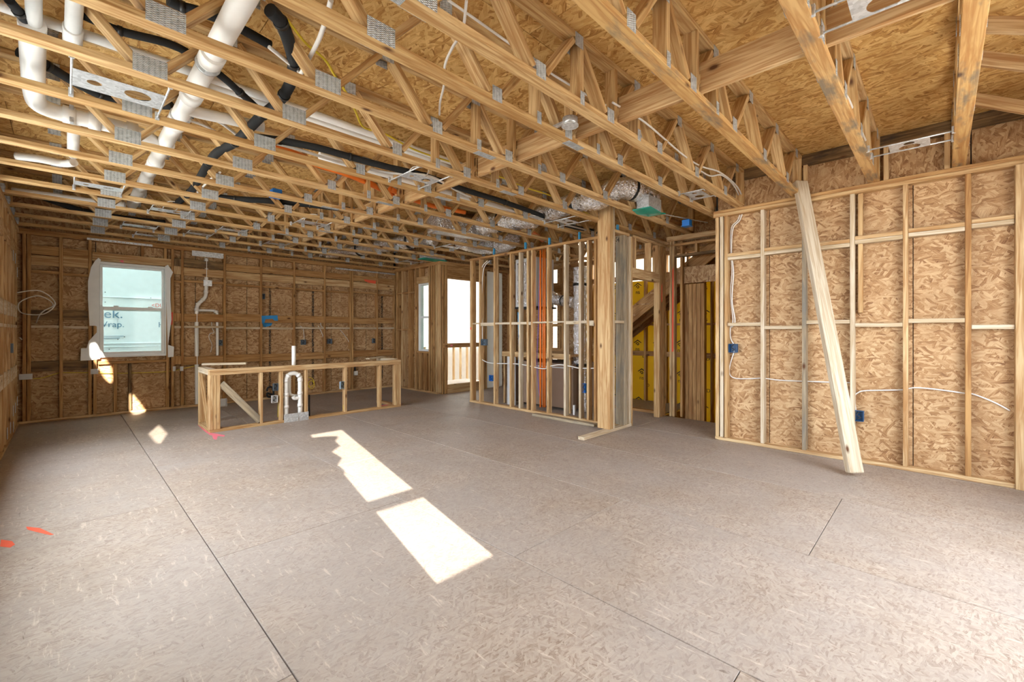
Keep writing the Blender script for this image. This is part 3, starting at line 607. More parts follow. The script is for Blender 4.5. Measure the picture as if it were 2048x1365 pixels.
# ================================================================== TRUSSES
TY = [-.72, -.112, .472, 1.122, 1.70, 2.068, 2.708, 3.27, 3.915, 4.545, 5.175, 5.815, 6.455, 7.085, 7.715, 8.375, 9.055]
ordn = ['first', 'second', 'third', 'fourth', 'fifth', 'sixth', 'seventh', 'eighth', 'ninth', 'tenth', 'eleventh', 'twelfth', 'thirteenth', 'fourteenth', 'fifteenth', 'sixteenth', 'seventeenth']
BJ = [.34, 1.12, 1.93, 2.68, 3.43, 4.20, 4.97, 5.74, 6.5, 7.25]
CT = .038; CW = .089
zt0, zt1 = ZC+CT/2, ZS-CT/2
def truss(i, y):
    xe = xo-.02 if y < 2.0 else (6.66 if y < 3.1 else XE-.05 if y < YD-.1 else XK+D6-.01)
    x0 = XL-DP+.005
    lab = 'open-web floor truss, %s one counted from the far window wall' % ordn[len(TY)-1-i]
    if 1 <= i <= 4: lab += ', bearing on the right wall'
    t = thing('floor_truss', lab, 'truss', (2.5, y, ZC), 'open-web floor trusses')
    cm = 'stain' if i in (1, 2, 3) else 'truss'
    sp = 2.2+((i*37) % 10)*.12 if i not in (1, 2, 3, 4) else .95
    bx('bottom_chord', x0, sp, y-CW/2, y+CW/2, ZC, ZC+CT, cm, t); bx('bottom_chord', sp+.002, xe, y-CW/2, y+CW/2, ZC, ZC+CT, cm, t)
    bx('top_chord', x0, xe, y-CW/2, y+CW/2, ZS-CT-.001, ZS-.001, 'truss', t)
    bx('end_post', x0, x0+CT, y-CW/2, y+CW/2, ZC+CT, ZS-CT-.001, 'truss', t); bx('end_post', xe-CT, xe, y-CW/2, y+CW/2, ZC+CT, ZS-CT-.001, 'truss', t)
    bj = [b for b in BJ if b < xe-.25]; tj = [-.07]+[(a+b)/2 for a, b in zip(bj, bj[1:])]
    if xe-bj[-1] > .3: tj.append(min(bj[-1]+.38, xe-.06))
    def web(xa, za, xb, zb, par):
        v = Vector((xb-xa, 0, zb-za)); u = v.normalized(); p, q = Vector((xa, y, za))+u*.03, Vector((xb, y, zb))-u*.03
        beam('web', p, q, CW-.002, CT, 'truss', par, (-u.z, 0, u.x))
    def gus(x, z, w, h):
        for s in (-1, 1):
            mw = Matrix(((1, 0, 0), (0, 0, -s), (0, s, 0))).transposed().to_4x4() if False else Matrix(((1, 0, 0, x), (0, 0, 1, y+s*(CW/2+.001)), (0, -1, 0, z), (0, 0, 0, 1)))
            put('gusset_plate', boxmesh(w, h, .0025, .0006), 'teeth', mw, t)
    zb, zt = ZC+CT, ZS-CT
    for b in bj:
        for a in tj:
            if abs(a-b) < .5: web(b+(.035 if a > b else -.035), zb-.005, a+(.03 if b > a else -.03), zt+.004, t)
        big = b < 1.5
        gus(b, ZC+.052, .155 if big else .085, .10 if big else .092)
    for a in tj: gus(a, ZS-.048, .085, .085)
    for xv in (2.31, 3.055):
        bx('web_post', xv-CT/2+.03, xv+CT/2+.03, y-CW/2+.001, y+CW/2-.001, zb, zt, 'truss', t); gus(xv+.03, ZC+.045, .045, .085)
    bx('web_post', 2.735, 2.735+CT, y-CW/2+.001, y+CW/2-.001, zb, zt, 'truss', t)
    gus(x0+.05, ZC+.05, .09, .09)
    put('splice_plate', boxmesh(.20, .07, .002, .0005), 'teeth', Matrix.Translation((sp, y, ZC-.001)), t)
for i, y in enumerate(TY): truss(i, y)
# strongback boards through the trusses
for a, b, lab in ((-1.0, 3.2, 'long horizontal strongback board through the nearest trusses'), (3.22, 6.1, 'middle strongback board resting on the bottom chords'), (6.12, 9.2, 'far strongback board running through the trusses to the far wall')):
    tag(bx('strongback', 2.79, 2.828, a, b, ZC+CT+.001, ZC+CT+.186, 'lum'), lab, 'board', 'strongback boards')
# sloped braces at the right edge
for X, za, zb_, lab in ((5.0, 3.15, 2.80, 'lowest'), (4.3, 3.16, 2.81, 'middle'), (3.87, 3.17, 2.86, 'uppermost')):
    tag(beam('diagonal_brace', (X, -.165, za), (X, -.66, zb_+.05), .085, .04, 'lum', None, (1, 0, 0)), '%s of three sloping braces at the top right corner' % lab, 'brace', 'sloping braces')
tag(bx('block', xo-.08, xo-.04, 1.02, 1.06, ZC+.001, 3.10, 'lum'), 'short upright block on the right wall plate behind the prop', 'block')
tag(bx('block', xo-.08, xo-.04, .36, .40, ZC+.001, 3.10, 'lum'), 'short upright block above the right wall beside the lamp bracket', 'block')
tag(bx('block', xo-.08, xo-.04, -.06, -.02, ZC+.001, 3.10, 'lum'), 'short upright block at the end of the rightmost truss', 'block')
# leaning prop
pr = beam('leaning_prop', (4.985, .555, .035), (5.49, 1.075, 2.91), .135, .065, 'prop', None, (-.66, -.75, .25), .008)
tag(pr, 'long pale square timber leaning from the floor against the right wall', 'prop')
# ================================================================== ISLAND
isl = thing('island_frame', 'low kitchen island framed in pale studs with diagonal brace', 'island', (2.7, 7.0, 0))
IY, ZI, IX0, IX1, IB = 6.73, .817, 1.30, 4.10, 7.43
def ix(px): return onY(px, 663, IY).x
bx('bottom_plate', IX0, IX1, IY, IY+DP, 0, S, 'lum', isl)
for z in (ZI-.077, ZI-.038): bx('top_plate', IX0, IX1, IY, IY+DP, z, z+S, 'lum', isl)
for x0, x1 in ((IX0, IX0+DP), (IX1-DP, IX1)):
    bx('side_bottom_plate', x0, x1, IY+DP+.001, IB, 0, S, 'lum', isl)
    for z in (ZI-.077, ZI-.038): bx('side_top_plate', x0, x1, IY+DP+.001, IB, z, z+S, 'white', isl)
    for yv in (IB-S, IY+DP+.004): bx('stud', x0, x1, yv, yv+S, S, ZI-.077, 'lum', isl)
for x in (IX0+.02, IX0+.06, IX0+.10, ix(523), ix(563.5), ix(613), ix(692), ix(761), IX1-.10, IX1-.06, IX1-.02):
    bx('stud', x-S/2, x+S/2, IY, IY+DP, S, ZI-.077, 'lum', isl)
beam('diagonal_brace', (IX0+.13, IY+.02, .63), (ix(521), IY+.02, .07), .085, .036, 'grey', isl, (0, 1, 0))
beam('diagonal_brace', (IX0+.02, IB-.08, .70), (IX0+.02, IY+.16, .06), .06, .036, 'lum', isl, (1, 0, 0))
tag(beam('scrap_board', onZ(405, 729, ZI+.016), onZ(493, 727, ZI+.016), .10, .03, 'white'), 'loose offcut board lying on the left end of the island', 'board')
tag(beam('scrap_board', onZ(735, 718, ZI+.012), onZ(768, 713.5, ZI+.03), .09, .02, 'white'), 'short pale offcut lying on the right end of the island', 'board')
tag(beam('scrap_board', onZ(764, 717, ZI+.010), onZ(792, 718, ZI+.010), .07, .015, 'white'), 'thin strip offcut at the right corner of the island top', 'board')
# plumbing loop in the island
lp = thing('vent_loop', 'white plumbing vent loop standing inside the island frame', 'pipe', (ix(588), IY+.05, 0))
xa, xb, yl = ix(574.5), ix(602.5), IY+.045; zt_ = .70; rl = (xb-xa)/2; xc = (xa+xb)/2
tube('pipe', [(xa, yl, .04), (xa, yl, .45), (xa, yl, zt_-rl)]+[(xc-rl*math.cos(q), yl, zt_-rl+rl*math.sin(q)) for q in [math.pi*k/8 for k in range(1, 8)]]+[(xb, yl, zt_-rl), (xb, yl, .04)], .031, 'pvc', lp, 14, 4)
for x in (xa, xb):
    for z in (.22, .40, zt_-rl-.01): cyl('coupling', (x, yl, z-.022), (x, yl, z+.022), .037, 'pvc', lp)
for q in (.7, 2.44): 
    c = Vector((xc-rl*math.cos(q), yl, zt_-rl+rl*math.sin(q))); tt = Vector((math.sin(q), 0, math.cos(q))); cyl('coupling', c-tt*.018, c+tt*.018, .037, 'pvc', lp)
tube('branch_pipe', [(xb-.02, yl, .33), (xb-.08, yl, .33), (xb-.10, yl-.0, .36)], .026, 'pvc', lp)
cyl('vent_stub', (xc+.01, IY+.05, ZI-.02), (xc+.01, IY+.05, 1.10), .028, 'pvc', lp)
tube('inner_pipe', [(xc-.02, yl+.09, .66), (xc-.02, yl+.09, .42), (xc+.01, yl+.09, .37), (xc+.10, yl+.09, .35)], .02, 'pvc', lp)
for a, b, c, d in ((568, 597, 829, 848), (598, 617, 826, 845)):
    x0, x1 = ix(a), ix(b); bx('shield_plate', x0, x1, IY-.006, IY-.002, .0, .12, 'galv', lp, .0005)
def jbox(px, py, plane, lab, w=.06, h=.09, d=.05, mat='bluebox', name='junction_box', wire=True):
    ax, val = plane; p = (onX if ax == 'X' else onY)(px, py, val)
    t = thing(name, lab, 'box', tuple(p))
    if ax == 'X':
        v = [bx('side', p.x, p.x+d, p.y+s*w/2-.002, p.y+s*w/2+.002, p.z-h/2, p.z+h/2, mat, t, .0008) for s in (-1, 1)]
        for s in (-1, 1): bx('side', p.x, p.x+d, p.y-w/2, p.y+w/2, p.z+s*h/2-.002, p.z+s*h/2+.002, mat, t, .0008)
        bx('back', p.x+d-.004, p.x+d, p.y-w/2, p.y+w/2, p.z-h/2, p.z+h/2, mat, t, .0008)
        if wire: tube('wire', [(p.x+.03, p.y-.01, p.z+h/2), (p.x+.01, p.y+.015, p.z+.01), (p.x+.02, p.y-.015, p.z-.015), (p.x+.01, p.y+.01, p.z-.03)], .005, 'ink', t, 6, 4)
    else:
        for s in (-1, 1): bx('side', p.x+s*w/2-.002, p.x+s*w/2+.002, p.y, p.y+d, p.z-h/2, p.z+h/2, mat, t, .0008)
        for s in (-1, 1): bx('side', p.x-w/2, p.x+w/2, p.y, p.y+d, p.z+s*h/2-.002, p.z+s*h/2+.002, mat, t, .0008)
        bx('back', p.x-w/2, p.x+w/2, p.y+d-.004, p.y+d, p.z-h/2, p.z+h/2, mat, t, .0008)
        if wire: tube('wire', [(p.x-.01, p.y+.03, p.z+h/2), (p.x+.015, p.y+.01, p.z+.01), (p.x-.015, p.y+.02, p.z-.015), (p.x+.01, p.y+.01, p.z-.03)], .005, 'ink', t, 6, 4)
    return t
jbox(686, 771, ('Y', IY), 'blue-grey outlet box on a stud of the island frame', .07, .11, .05, 'pbox')
jbox(550, 799, ('Y', IY+.02), 'white-faced outlet box low in the island beside the vent loop', .07, .10, .05, 'panelw')
jbox(552, 775, ('Y', IY+.06), 'upper grey outlet box in the island left of the vent loop', .06, .10, .05, 'bluebox')
jbox(447, 806, ('Y', IY+.12), 'pale grey outlet box behind the brace at the island left end', .08, .10, .05, 'panelw', wire=False)
tag(tube('yellow_cable', [onY(a, b, IY+.10) for a, b in ((558, 745), (560, 770), (557, 800), (556, 835))], .006, 'yel', None, 6), 'yellow cable dropping past the boxes inside the island', 'cable')
tag(tube('yellow_cable', [onY(a, b, IY+.11) for a, b in ((617, 755), (625, 758), (628, 768), (620, 774), (617, 766), (624, 762), (629, 772), (622, 778), (616, 772))], .006, 'yel', None, 6), 'coil of yellow cable hanging right of the island vent loop', 'cable')
tag(tube('yellow_cable', [onY(a, b, IY+.05) for a, b in ((688, 778), (689, 795), (687, 815), (688, 823))], .006, 'yel', None, 6), 'yellow cable running down the island stud below its box', 'cable')
tag(cyl('black_pipe', onY(618.5, 790, IY+.07), Vector((onY(618.5, 832, IY+.07).x, IY+.07, .035)), .012, 'blackrub'), 'thin black pipe standing beside the island vent loop', 'pipe')
tag(tube('appliance_cord', [onY(a, b, YF-.02) for a, b in ((534, 783), (536, 776), (543, 775), (547, 784), (545, 793), (536, 794), (535, 787), (544, 790))], .018, 'blackrub', None, 8), 'black appliance cord bundle on the far wall behind the island', 'cord')
# ================================================================== PIPES AND BOXES ON THE FAR WALL
fp = thing('drain_pipe', 'white drain pipe with an offset and side branch on the far wall', 'pipe', (1.9, YF+.04, 0))
yq = YF+.035
def fpt(px, py): return onY(px, py, yq)
tube('main_pipe', [fpt(412.5, 517), fpt(412.5, 560), fpt(412, 588), fpt(408, 598), fpt(397, 608), fpt(393.5, 618), fpt(393.2, 640), fpt(393.5, 720), fpt(394, 800), fpt(394, 848)], .030, 'pvc', fp, 14, 5)
tube('branch_pipe', [fpt(395, 621), fpt(420, 621.5), fpt(430, 622.5), fpt(434, 628), fpt(434.5, 650), fpt(435, 714)], .022, 'pvc', fp, 12, 5)
for px, py in ((412.3, 584), (406, 600), (396, 609), (393.4, 620), (432, 624)): 
    p = fpt(px, py); cyl('coupling', p-Vector((0, 0, .025)), p+Vector((0, 0, .025)), .036, 'pvc', fp)
a, b = onY(407, 560, YF-.004), onY(424, 573, YF-.004); bx('shield_plate', a.x, b.x, YF-.006, YF-.001, b.z, a.z, 'galv', fp, .0005)
a, b = onY(384, 501, YF-.004), onY(447, 518, YF-.004); tag(bx('strap_plate', a.x, b.x, YF-.006, YF-.002, b.z, a.z, 'galv', None, .0005), 'wide steel strap plate on the far top plate above the drain pipe', 'plate')
for pa, pb, lab in (((174, 476), (305, 493), 'long perforated steel strip on the far top plate over the window'), ((671, 536), (790, 550), 'perforated steel strip on the far top plate near the right corner')):
    A, B = onY(*pa, YF-.004), onY(*pb, YF-.004); z = (A.z+B.z)/2
    tag(put('steel_strip', platemesh(B.x-A.x, .032, [(k*.05-(B.x-A.x)/2+.04, 0, .006) for k in range(int((B.x-A.x-.05)/.05))], .002), 'galv', Matrix(((1, 0, 0, (A.x+B.x)/2), (0, 0, -1, YF-.004), (0, 1, 0, z), (0, 0, 0, 1)))), lab, 'strip')
for px, py, lab in ((607.5, 685, 'left of the two dark outlet boxes above the island pipe'), (660, 683, 'small dark outlet box right of the island vent stub'), (749.5, 682, 'dark outlet box nearest the far right corner'), (442.5, 686, 'dark outlet box beside the thin drain branch'), (525, 593, 'small metal box high on the far wall by a black strip')):
    jbox(px, py, ('Y', YF+.02), lab, .085, .10, .05)
for px, py, w, lab in ((51.5, 754, .13, 'at the left corner'), (189, 743.5, .085, 'below the window left jamb'), (348.5, 738, .04, 'below the window right jamb'), (363.5, 738, .045, 'right of the window')):
    p = onY(px, py, YF-.003); tag(bx('guard_plate', p.x-w/2, p.x+w/2, YF-.006, YF-.001, p.z-.04, p.z+.04, 'panelw', None, .001), 'small white cable guard plate on a far wall stud %s' % lab, 'plate', 'guard plates')
tag(tube('yellow_cable', [onY(a, b, YF+.045) for a, b in ((44, 757), (80, 757), (112, 748), (124, 746), (180, 746), (240, 747), (330, 744), (365, 738), (395, 731))], .006, 'yel', None, 6), 'yellow cable strung through the far wall studs under the window', 'cable')
for pts, lab in (([(517, 596), (522, 648), (530, 650)], 'x'),): pass
tag(polyplate('paint_patch', [onY(a, b, YF-.002) for a, b in ((523, 632), (555, 631), (556, 642), (549, 642), (545, 638), (531, 639), (528, 648), (524, 648))], (0, -1, 0), .0015, 'blue'), 'blue paint smear on the far wall blocking', 'paint')
tag(polyplate('paint_patch', [onY(a, b, yo-.002) for a, b in ((525, 646), (545, 645), (543, 651), (530, 655), (526, 653))], (0, -1, 0), .0015, 'blue'), 'smaller blue paint smear on strand board below the blocking', 'paint')
tag(polyplate('paint_patch', [onY(a, b, YF+.003) for a, b in ((728, 559), (752, 562), (751, 568), (738, 566), (730, 563))], (0, -1, 0), .0015, 'red'), 'orange spray mark on blocking near the far right corner', 'paint')
for pts, lab in (([(423, 632), (424, 655), (428, 665), (420, 668), (418, 676), (424, 690), (421, 705)], 'white cable dangling between the two far wall drain pipes'),
                 ([(600, 652), (606, 658), (608, 672), (608, 680)], 'short white cable dropping to a far wall box'),
                 ([(636, 652), (645, 670), (648, 690), (646, 705)], 'white cable looping right of the island pipe'),
                 ([(680, 660), (690, 672), (698, 686), (697, 705)], 'white cable slanting down the far wall bay'),
                 ([(640, 640), (642, 652), (646, 655)], 'short loose cable end hanging below the blocking')):
    tag(tube('white_cable', [onY(a, b, YF+.055) for a, b in pts], .006, 'wht', None, 6), lab, 'cable')
sk = thing('power_socket', 'white round appliance socket hanging on the far wall', 'socket', tuple(onY(712, 747, YF+.03)))
p = onY(712, 747, YF+.03); bx('body', p.x-.05, p.x+.05, p.y, p.y+.04, p.z-.05, p.z+.05, 'pvc', sk, .015); tube('cord', [p+Vector((0, .02, .05)), p+Vector((-.01, .02, .13)), p+Vector((0, .03, .22))], .018, 'blackrub', sk)
# loops near the left corner
tag(tube('white_cable', [onX(a, b, XL+.03) for a, b in ((40, 676), (62, 690))]+[(XL+.2, 8.9, 1.52), (XL+.34, 8.85, 1.68), (XL+.2, 8.85, 1.80), (XL+.03, 8.8, 1.70), (XL+.05, 8.8, 1.56), (XL+.25, 8.75, 1.55), (XL+.36, 8.7, 1.70), (XL+.22, 8.7, 1.86), (XL+.02, 8.6, 1.82)], .007, 'wht', None, 6), 'coiled white cable hanging at the far left corner', 'cable')
jbox(14, 697, ('X', XL-.04), 'square grey box on the left wall studs', .12, .11, .05, 'bluebox', wire=False)
# ================================================================== RIGHT WALL CABLES
XC = xo-.02
tag(tube('white_cable', [onX(a, b, XC) for a, b in ((1485, 412), (1476, 440), (1463, 456), (1461, 500), (1464, 540), (1461, 590), (1466, 640), (1461, 655), (1461, 676), (1467, 688))], .0065, 'wht', None, 6), 'white cable running down the right wall to the upper blue box', 'cable')
tag(tube('white_cable', [onX(a, b, XC-.01) for a, b in ((1489, 412), (1480, 440), (1466, 458), (1463, 505), (1467, 545), (1464, 600), (1470, 642), (1463, 655))], .0065, 'wht', None, 6), 'second white cable dropping beside the corner studs of the right wall', 'cable')
tag(tube('white_cable', [onX(a, b, XC) for a, b in ((1469, 702), (1460, 730), (1459, 748), (1470, 757), (1500, 758), (1525, 757), (1560, 761), (1608, 763), (1665, 765), (1700, 766))], .0065, 'wht', None, 6), 'white cable crossing the lower bays of the right wall', 'cable')
tag(tube('white_cable', [onX(a, b, XC) for a, b in ((1712, 825), (1709, 795), (1716, 786), (1730, 782), (1770, 781), (1806, 780), (1830, 776), (1870, 779), (1929, 787), (1950, 790), (1990, 806), (2020, 822))], .0065, 'wht', None, 6), 'white cable sagging across the right bays of the right wall', 'cable')
jbox(1465, 697, ('X', XR+.01), 'blue outlet box on the end studs of the right wall', .085, .10, .06, 'navy')
jbox(1717, 833, ('X', XR+.01), 'blue outlet box low on the right wall behind the prop', .075, .10, .06, 'navy')
# truss-top cables to the wall corner
for pts, lab in (([(1225, 205), (1290, 245), (1360, 305), (1400, 332), (1440, 345), (1475, 375), (1490, 410)], 'white cable swagging along the trusses to the right wall corner'),
                 ([(1300, 232), (1345, 262)], None), ([(1395, 338), (1420, 352), (1445, 351), (1470, 375), (1484, 410)], 'shorter white cable joining at the right wall corner')):
    if lab: tag(tube('white_cable', [onZ(a, b, 2.93) for a, b in pts], .008, 'wht', None, 6), lab, 'cable')
tag(tube('white_cable', [onZ(a, b, 2.95) for a, b in ((1144, 205), (1165, 208), (1180, 228), (1195, 231), (1208, 222), (1212, 210))], .008, 'wht', None, 6), 'white cable looping against the strongback board', 'cable')
tag(tube('white_cable', [onZ(a, b, 3.06) for a, b in ((896, 0), (960, 45), (1040, 102), (1110, 152), (1205, 208))], .008, 'wht', None, 6), 'straight white cable running under the subfloor toward the strongback', 'cable')
tag(tube('white_cable', [onZ(a, b, 2.97) for a, b in ((933, 0), (925, 60), (905, 95), (890, 130), (888, 170), (880, 205), (879, 230))], .008, 'wht', None, 6), 'white cable hanging between the near trusses', 'cable')
tag(tube('white_cable', [onZ(a, b, 2.95) for a, b in ((1625, 0), (1640, 45), (1655, 120), (1680, 170), (1700, 205), (1715, 245), (1735, 290))], .008, 'wht', None, 6), 'white cable along the truss above the right wall lamp bracket', 'cable')
# ================================================================== OVERHEAD PIPES
ZD = 2.945
dp = thing('waste_pipe', 'fat white waste pipe running through the trusses to the far wall', 'pipe', (.61, 4.5, ZD))
def onp(px, py): return onZ(px, py, ZD)
cyl('pipe', (.62, 1.3, ZD+.02), (.60, 7.45, ZD), .057, 'pvc', dp, 20)
for px, py in ((430, 118), (380, 190), (352, 245), (322, 290), (305, 325), (285, 365), (268, 395)):
    yv = onp(px, py).y; cyl('coupling', (.612, yv-.05, ZD+.004), (.612, yv+.05, ZD+.004), .066, 'pvc', dp, 20)
for px, py in ((409, 128), (355, 232)): yv = onp(px, py).y; cyl('clamp_band', (.612, yv-.008, ZD+.004), (.612, yv+.008, ZD+.004), .0675, 'galv', dp, 20)
yb = 4.70
tube('branch_pipe', [(.60, yb+.22, ZD), (.47, yb+.06, ZD), (.33, yb, ZD), (.1, yb, ZD), (-.02, yb, ZD), (-.12, yb-.05, ZD), (-.15, yb-.18, ZD+.01), (-.14, 4.0, ZD+.02), (-.125, 3.5, ZD+.03)], .056, 'pvc', dp, 18, 5)
for x in (.38, .16, .02): cyl('coupling', (x-.035, yb, ZD), (x+.035, yb, ZD), .066, 'pvc', dp, 18)
cyl('upper_pipe', (-.12, 3.6, ZD+.04), (-.07, 1.4, ZD+.05), .032, 'pvc', dp, 18)
cyl('side_pipe', (.03, 3.55, ZD+.06), (.05, 1.4, ZD+.08), .036, 'pvc', dp, 18); cyl('side_pipe_cap', (.03, 3.45, ZD+.06), (.03, 3.62, ZD+.06), .043, 'pvc', dp, 18)
tube('side_branch', [(.62, 3.95, ZD), (.72, 4.0, ZD+.02), (.95, 4.02, ZD+.05), (1.15, 4.0, ZD+.06)], .042, 'pvc', dp, 14)
bx('clamp_band', .02, .045, yb-.06, yb+.06, ZD-.065, ZD+.065, 'galv', dp)
tag(cyl('vent_pipe', onZ(148, 245, 3.0), onZ(146, 310, 2.95), .04, 'pvc'), 'short white upright pipe stub below the fat branch elbow', 'pipe')
tag(tube('vent_pipe', [onZ(32, 312, 2.93), onZ(80, 318, 2.93), onZ(125, 327, 2.93), onZ(148, 325, 2.93)], .036, 'pvc'), 'short pale pipe with rounded end near the left wall', 'pipe')
tag(tube('vent_pipe', [onZ(24, 381, 2.92), onZ(100, 391, 2.92), onZ(180, 402, 2.92), onZ(250, 409, 2.92)], .036, 'pvc'), 'thin white pipe joining the far end of the fat waste pipe', 'pipe')
for o_, x0, x1, lab in ((0, -.38, 3.1, 'long thin white water pipe crossing under the subfloor'), (.11, .75, 2.9, 'second thin white water pipe beside the long one')):
    tag(tube('water_pipe', [(x0, 3.62+o_, 3.065), (x0+.06, 3.60+o_, 3.06), ((x0+x1)/2, 3.58+o_, 3.05), (x1, 3.56+o_, 3.04)], .03, 'pvc', None, 12, 4), lab, 'pipe')
tag(tube('water_pipe', [(1.7, 4.25, 3.0), (2.6, 4.24, 2.99), (3.3, 4.22, 2.98), (4.3, 4.2, 2.97)], .035, 'pvc', None, 12, 4), 'white pipe running past the strongback toward the foil ducts', 'pipe')
def foamline(name, pts, z, lab, r=.026, mat='foam', tip=None):
    P = [onZ(a, b, z[k] if isinstance(z, list) else z) for k, (a, b) in enumerate(pts)]
    t = thing(name, lab, 'pipe', tuple(P[0])); sv = tube('sleeve', P, r, mat, t, 12, 6)
    n_ = len(P)
    for k in range(1, n_-1, 2): 
        d = (P[k+1]-P[k-1]).normalized()*.012; cyl('clamp', P[k]-d, P[k]+d, r+.005, 'blacktape', sv, 12)
    return t
foamline('insulated_pipe', [(18, 0), (38, 25), (58, 52), (72, 62)], 2.98, 'black foam-sleeved pipe at the top left corner', .022)
foamline('insulated_pipe', [(36, 104), (95, 132), (150, 165), (200, 190), (250, 205), (345, 212)], 3.07, 'black foam-sleeved pipe passing behind the lamp bracket at left', .03)
foamline('insulated_pipe', [(335, 0), (365, 14), (395, 22), (440, 38), (490, 62), (540, 90)], 3.07, 'black foam-sleeved pipe crossing the fat waste pipe near the top', .027)
foamline('insulated_pipe', [(165, 30), (240, 62), (330, 85), (380, 108), (440, 150), (480, 185), (525, 226)], [3.08, 3.08, 3.08, 3.07, 3.0, 2.97, 2.95], 'long black foam-sleeved pipe dropping diagonally to the bend', .024)
foamline('insulated_pipe', [(540, 20), (562, 45), (578, 85), (587, 125), (583, 160), (568, 190), (548, 212), (525, 230), (500, 255), (470, 285), (435, 305), (418, 325), (400, 355), (380, 385), (350, 410)], [2.99]*8+[2.93]*7, 'thick black foam-sleeved pipe making a big curve then heading to the left', .036)
foamline('insulated_pipe', [(505, 274), (560, 281), (640, 297), (700, 314), (770, 333), (850, 352), (930, 380), (1010, 405), (1080, 430), (1130, 450), (1195, 464)], 2.90, 'black foam-sleeved pipe running right beside a white tube', .03)
foamline('insulated_pipe', [(400, 390), (470, 398), (540, 402), (620, 410), (700, 420)], 2.93, 'black foam-sleeved pipe behind the small blue box', .035)
foamline('insulated_pipe', [(60, 385), (160, 420), (260, 438), (330, 445)], 2.93, 'black foam-sleeved pipe near the far left corner', .035)
for pts, z, r, lab in (([(538, 94), (570, 120), (600, 145)], 2.97, .011, 'white tube emerging from the black sleeve'), ([(662, 0), (650, 45), (635, 85), (612, 128), (602, 148)], 2.96, .013, 'white tube bent down from the subfloor to a black elbow'),
                      ([(500, 276), (530, 282), (600, 300), (690, 328), (780, 346), (860, 353), (930, 390), (1000, 415), (1090, 440), (1180, 462)], 2.88, .013, 'cream tube following the black sleeve to the right'),
                      ([(370, 225), (410, 232), (445, 248), (480, 275)], 3.04, .013, 'cream tube arching behind the fat waste pipe'), ([(374, 240), (410, 252), (450, 275)], 3.03, .011, 'lower cream tube behind the fat waste pipe'), ([(440, 345), (420, 360), (395, 385)], 2.9, .011, 'cream tube beside the thick black sleeve')):
    tag(tube('plastic_tube', [onZ(a, b, z) for a, b in pts], r, 'wht', None, 8), lab, 'tube')
tag(tube('yellow_cable', [onZ(a, b, 3.0) for a, b in ((575, 40), (610, 85), (650, 120), (672, 155), (695, 190), (712, 225), (728, 255), (770, 268), (830, 300), (905, 325), (990, 350), (1050, 375), (1110, 395), (1180, 430))], .008, 'yel', None, 6), 'long yellow cable weaving through the near trusses', 'cable')
for pts, z, r, lab in (([(520, 285), (580, 305), (640, 330), (700, 350), (785, 388)], 2.98, .035, 'orange sprinkler pipe under the far trusses'), ([(780, 378), (850, 408), (930, 425)], 2.97, .03, 'orange sprinkler pipe end near the foil duct'),
                      ([(1036, 455), (1060, 463), (1085, 480)], 2.9, .04, 'short orange pipe above the partition plate')):
    tag(tube('sprinkler_pipe', [onZ(a, b, z) for a, b in pts], r, 'orange', None, 10), lab, 'pipe')
# blue boxes
def bluebox(px, py, z, lab, s=.07):
    p = onZ(px, py, z); t = thing('ceiling_box', lab, 'box', tuple(p)); bx('body', p.x-s/2, p.x+s/2, p.y-s/2, p.y+s/2, p.z, p.z+s*.85, 'bluep', t, .006); bx('rim', p.x-s/2-.006, p.x+s/2+.006, p.y-s/2-.006, p.y+s/2+.006, p.z-.004, p.z+.006, 'bluep', t); return t
bluebox(552, 395, 2.80, 'bright blue ceiling box hanging between the middle trusses', .10)
t = bluebox(1374, 453, 2.72, 'bright blue box on a bar above the stair opening', .10); p = onZ(1374, 453, 2.72)
beam('hanger_bar', p+Vector((-.55, .15, .10)), p+Vector((.4, -.12, .10)), .012, .01, 'galv', t)
# round metal lamp box on bar
p = onZ(1140, 252, 2.80); rb = thing('lamp_box', 'round steel lamp box on a bar beside the strongback', 'box', tuple(p))
cyl('box', p, p+Vector((0, 0, .055)), .055, 'galv', rb, 20); cyl('rim', p-Vector((0, 0, .003)), p+Vector((0, 0, .004)), .062, 'galv', rb, 20)
q = onZ(1092, 262, 2.82); beam('bar', p+Vector((-.02, 0, .03)), q, .03, .02, 'galv', rb); bx('bracket', q.x-.03, q.x+.03, q.y-.002, q.y+.002, q.z-.03, q.z+.06, 'galv', rb)
# lamp mounting brackets
def bracket(c, lab, along='X', l=.34, w=.16, bar=.52, wires=False, z=ZC+.012):
    c = Vector((c[0], c[1], z)); t = thing('lamp_bracket', lab, 'bracket', tuple(c), 'recessed lamp brackets')
    rz_ = 0 if along == 'X' else math.pi/2; Rm = Matrix.Rotation(rz_, 4, 'Z'); u = Rm @ Vector((1, 0, 0)); v = Rm @ Vector((0, 1, 0))
    put('plate', platemesh(l, w, [(-l*.27, 0, w*.14), (l*.2, 0, w*.27)], .0022), 'galv', Matrix.Translation(c) @ Rm, t)
    for s in (-1, 1):
        p = c+u*s*l*.5; hb0 = cyl('hanger_bar', p-v*bar/2+Vector((0, 0, .004)), p+v*bar/2+Vector((0, 0, .004)), .006, 'galv', t, 8)
        for e in (-1, 1): 
            q = p+v*e*bar/2; bx('end_clip', q.x-.012, q.x+.012, q.y-.012, q.y+.012, q.z-.012, q.z+.04, 'galv', hb0, .002)
    if wires: tube('wire', [c+u*.05+Vector((0, 0, .01)), c+u*.1+Vector((0, 0, .12)), c+v*.1+Vector((0, 0, .14)), c-u*.05+v*.16+Vector((0, 0, .06))], .006, 'wht', t, 6)
    return t
def bay(y): 
    k = max(j for j in range(len(TY)-1) if TY[j] < y); return (TY[k]+TY[k+1])/2, TY[k+1]-TY[k]-CW
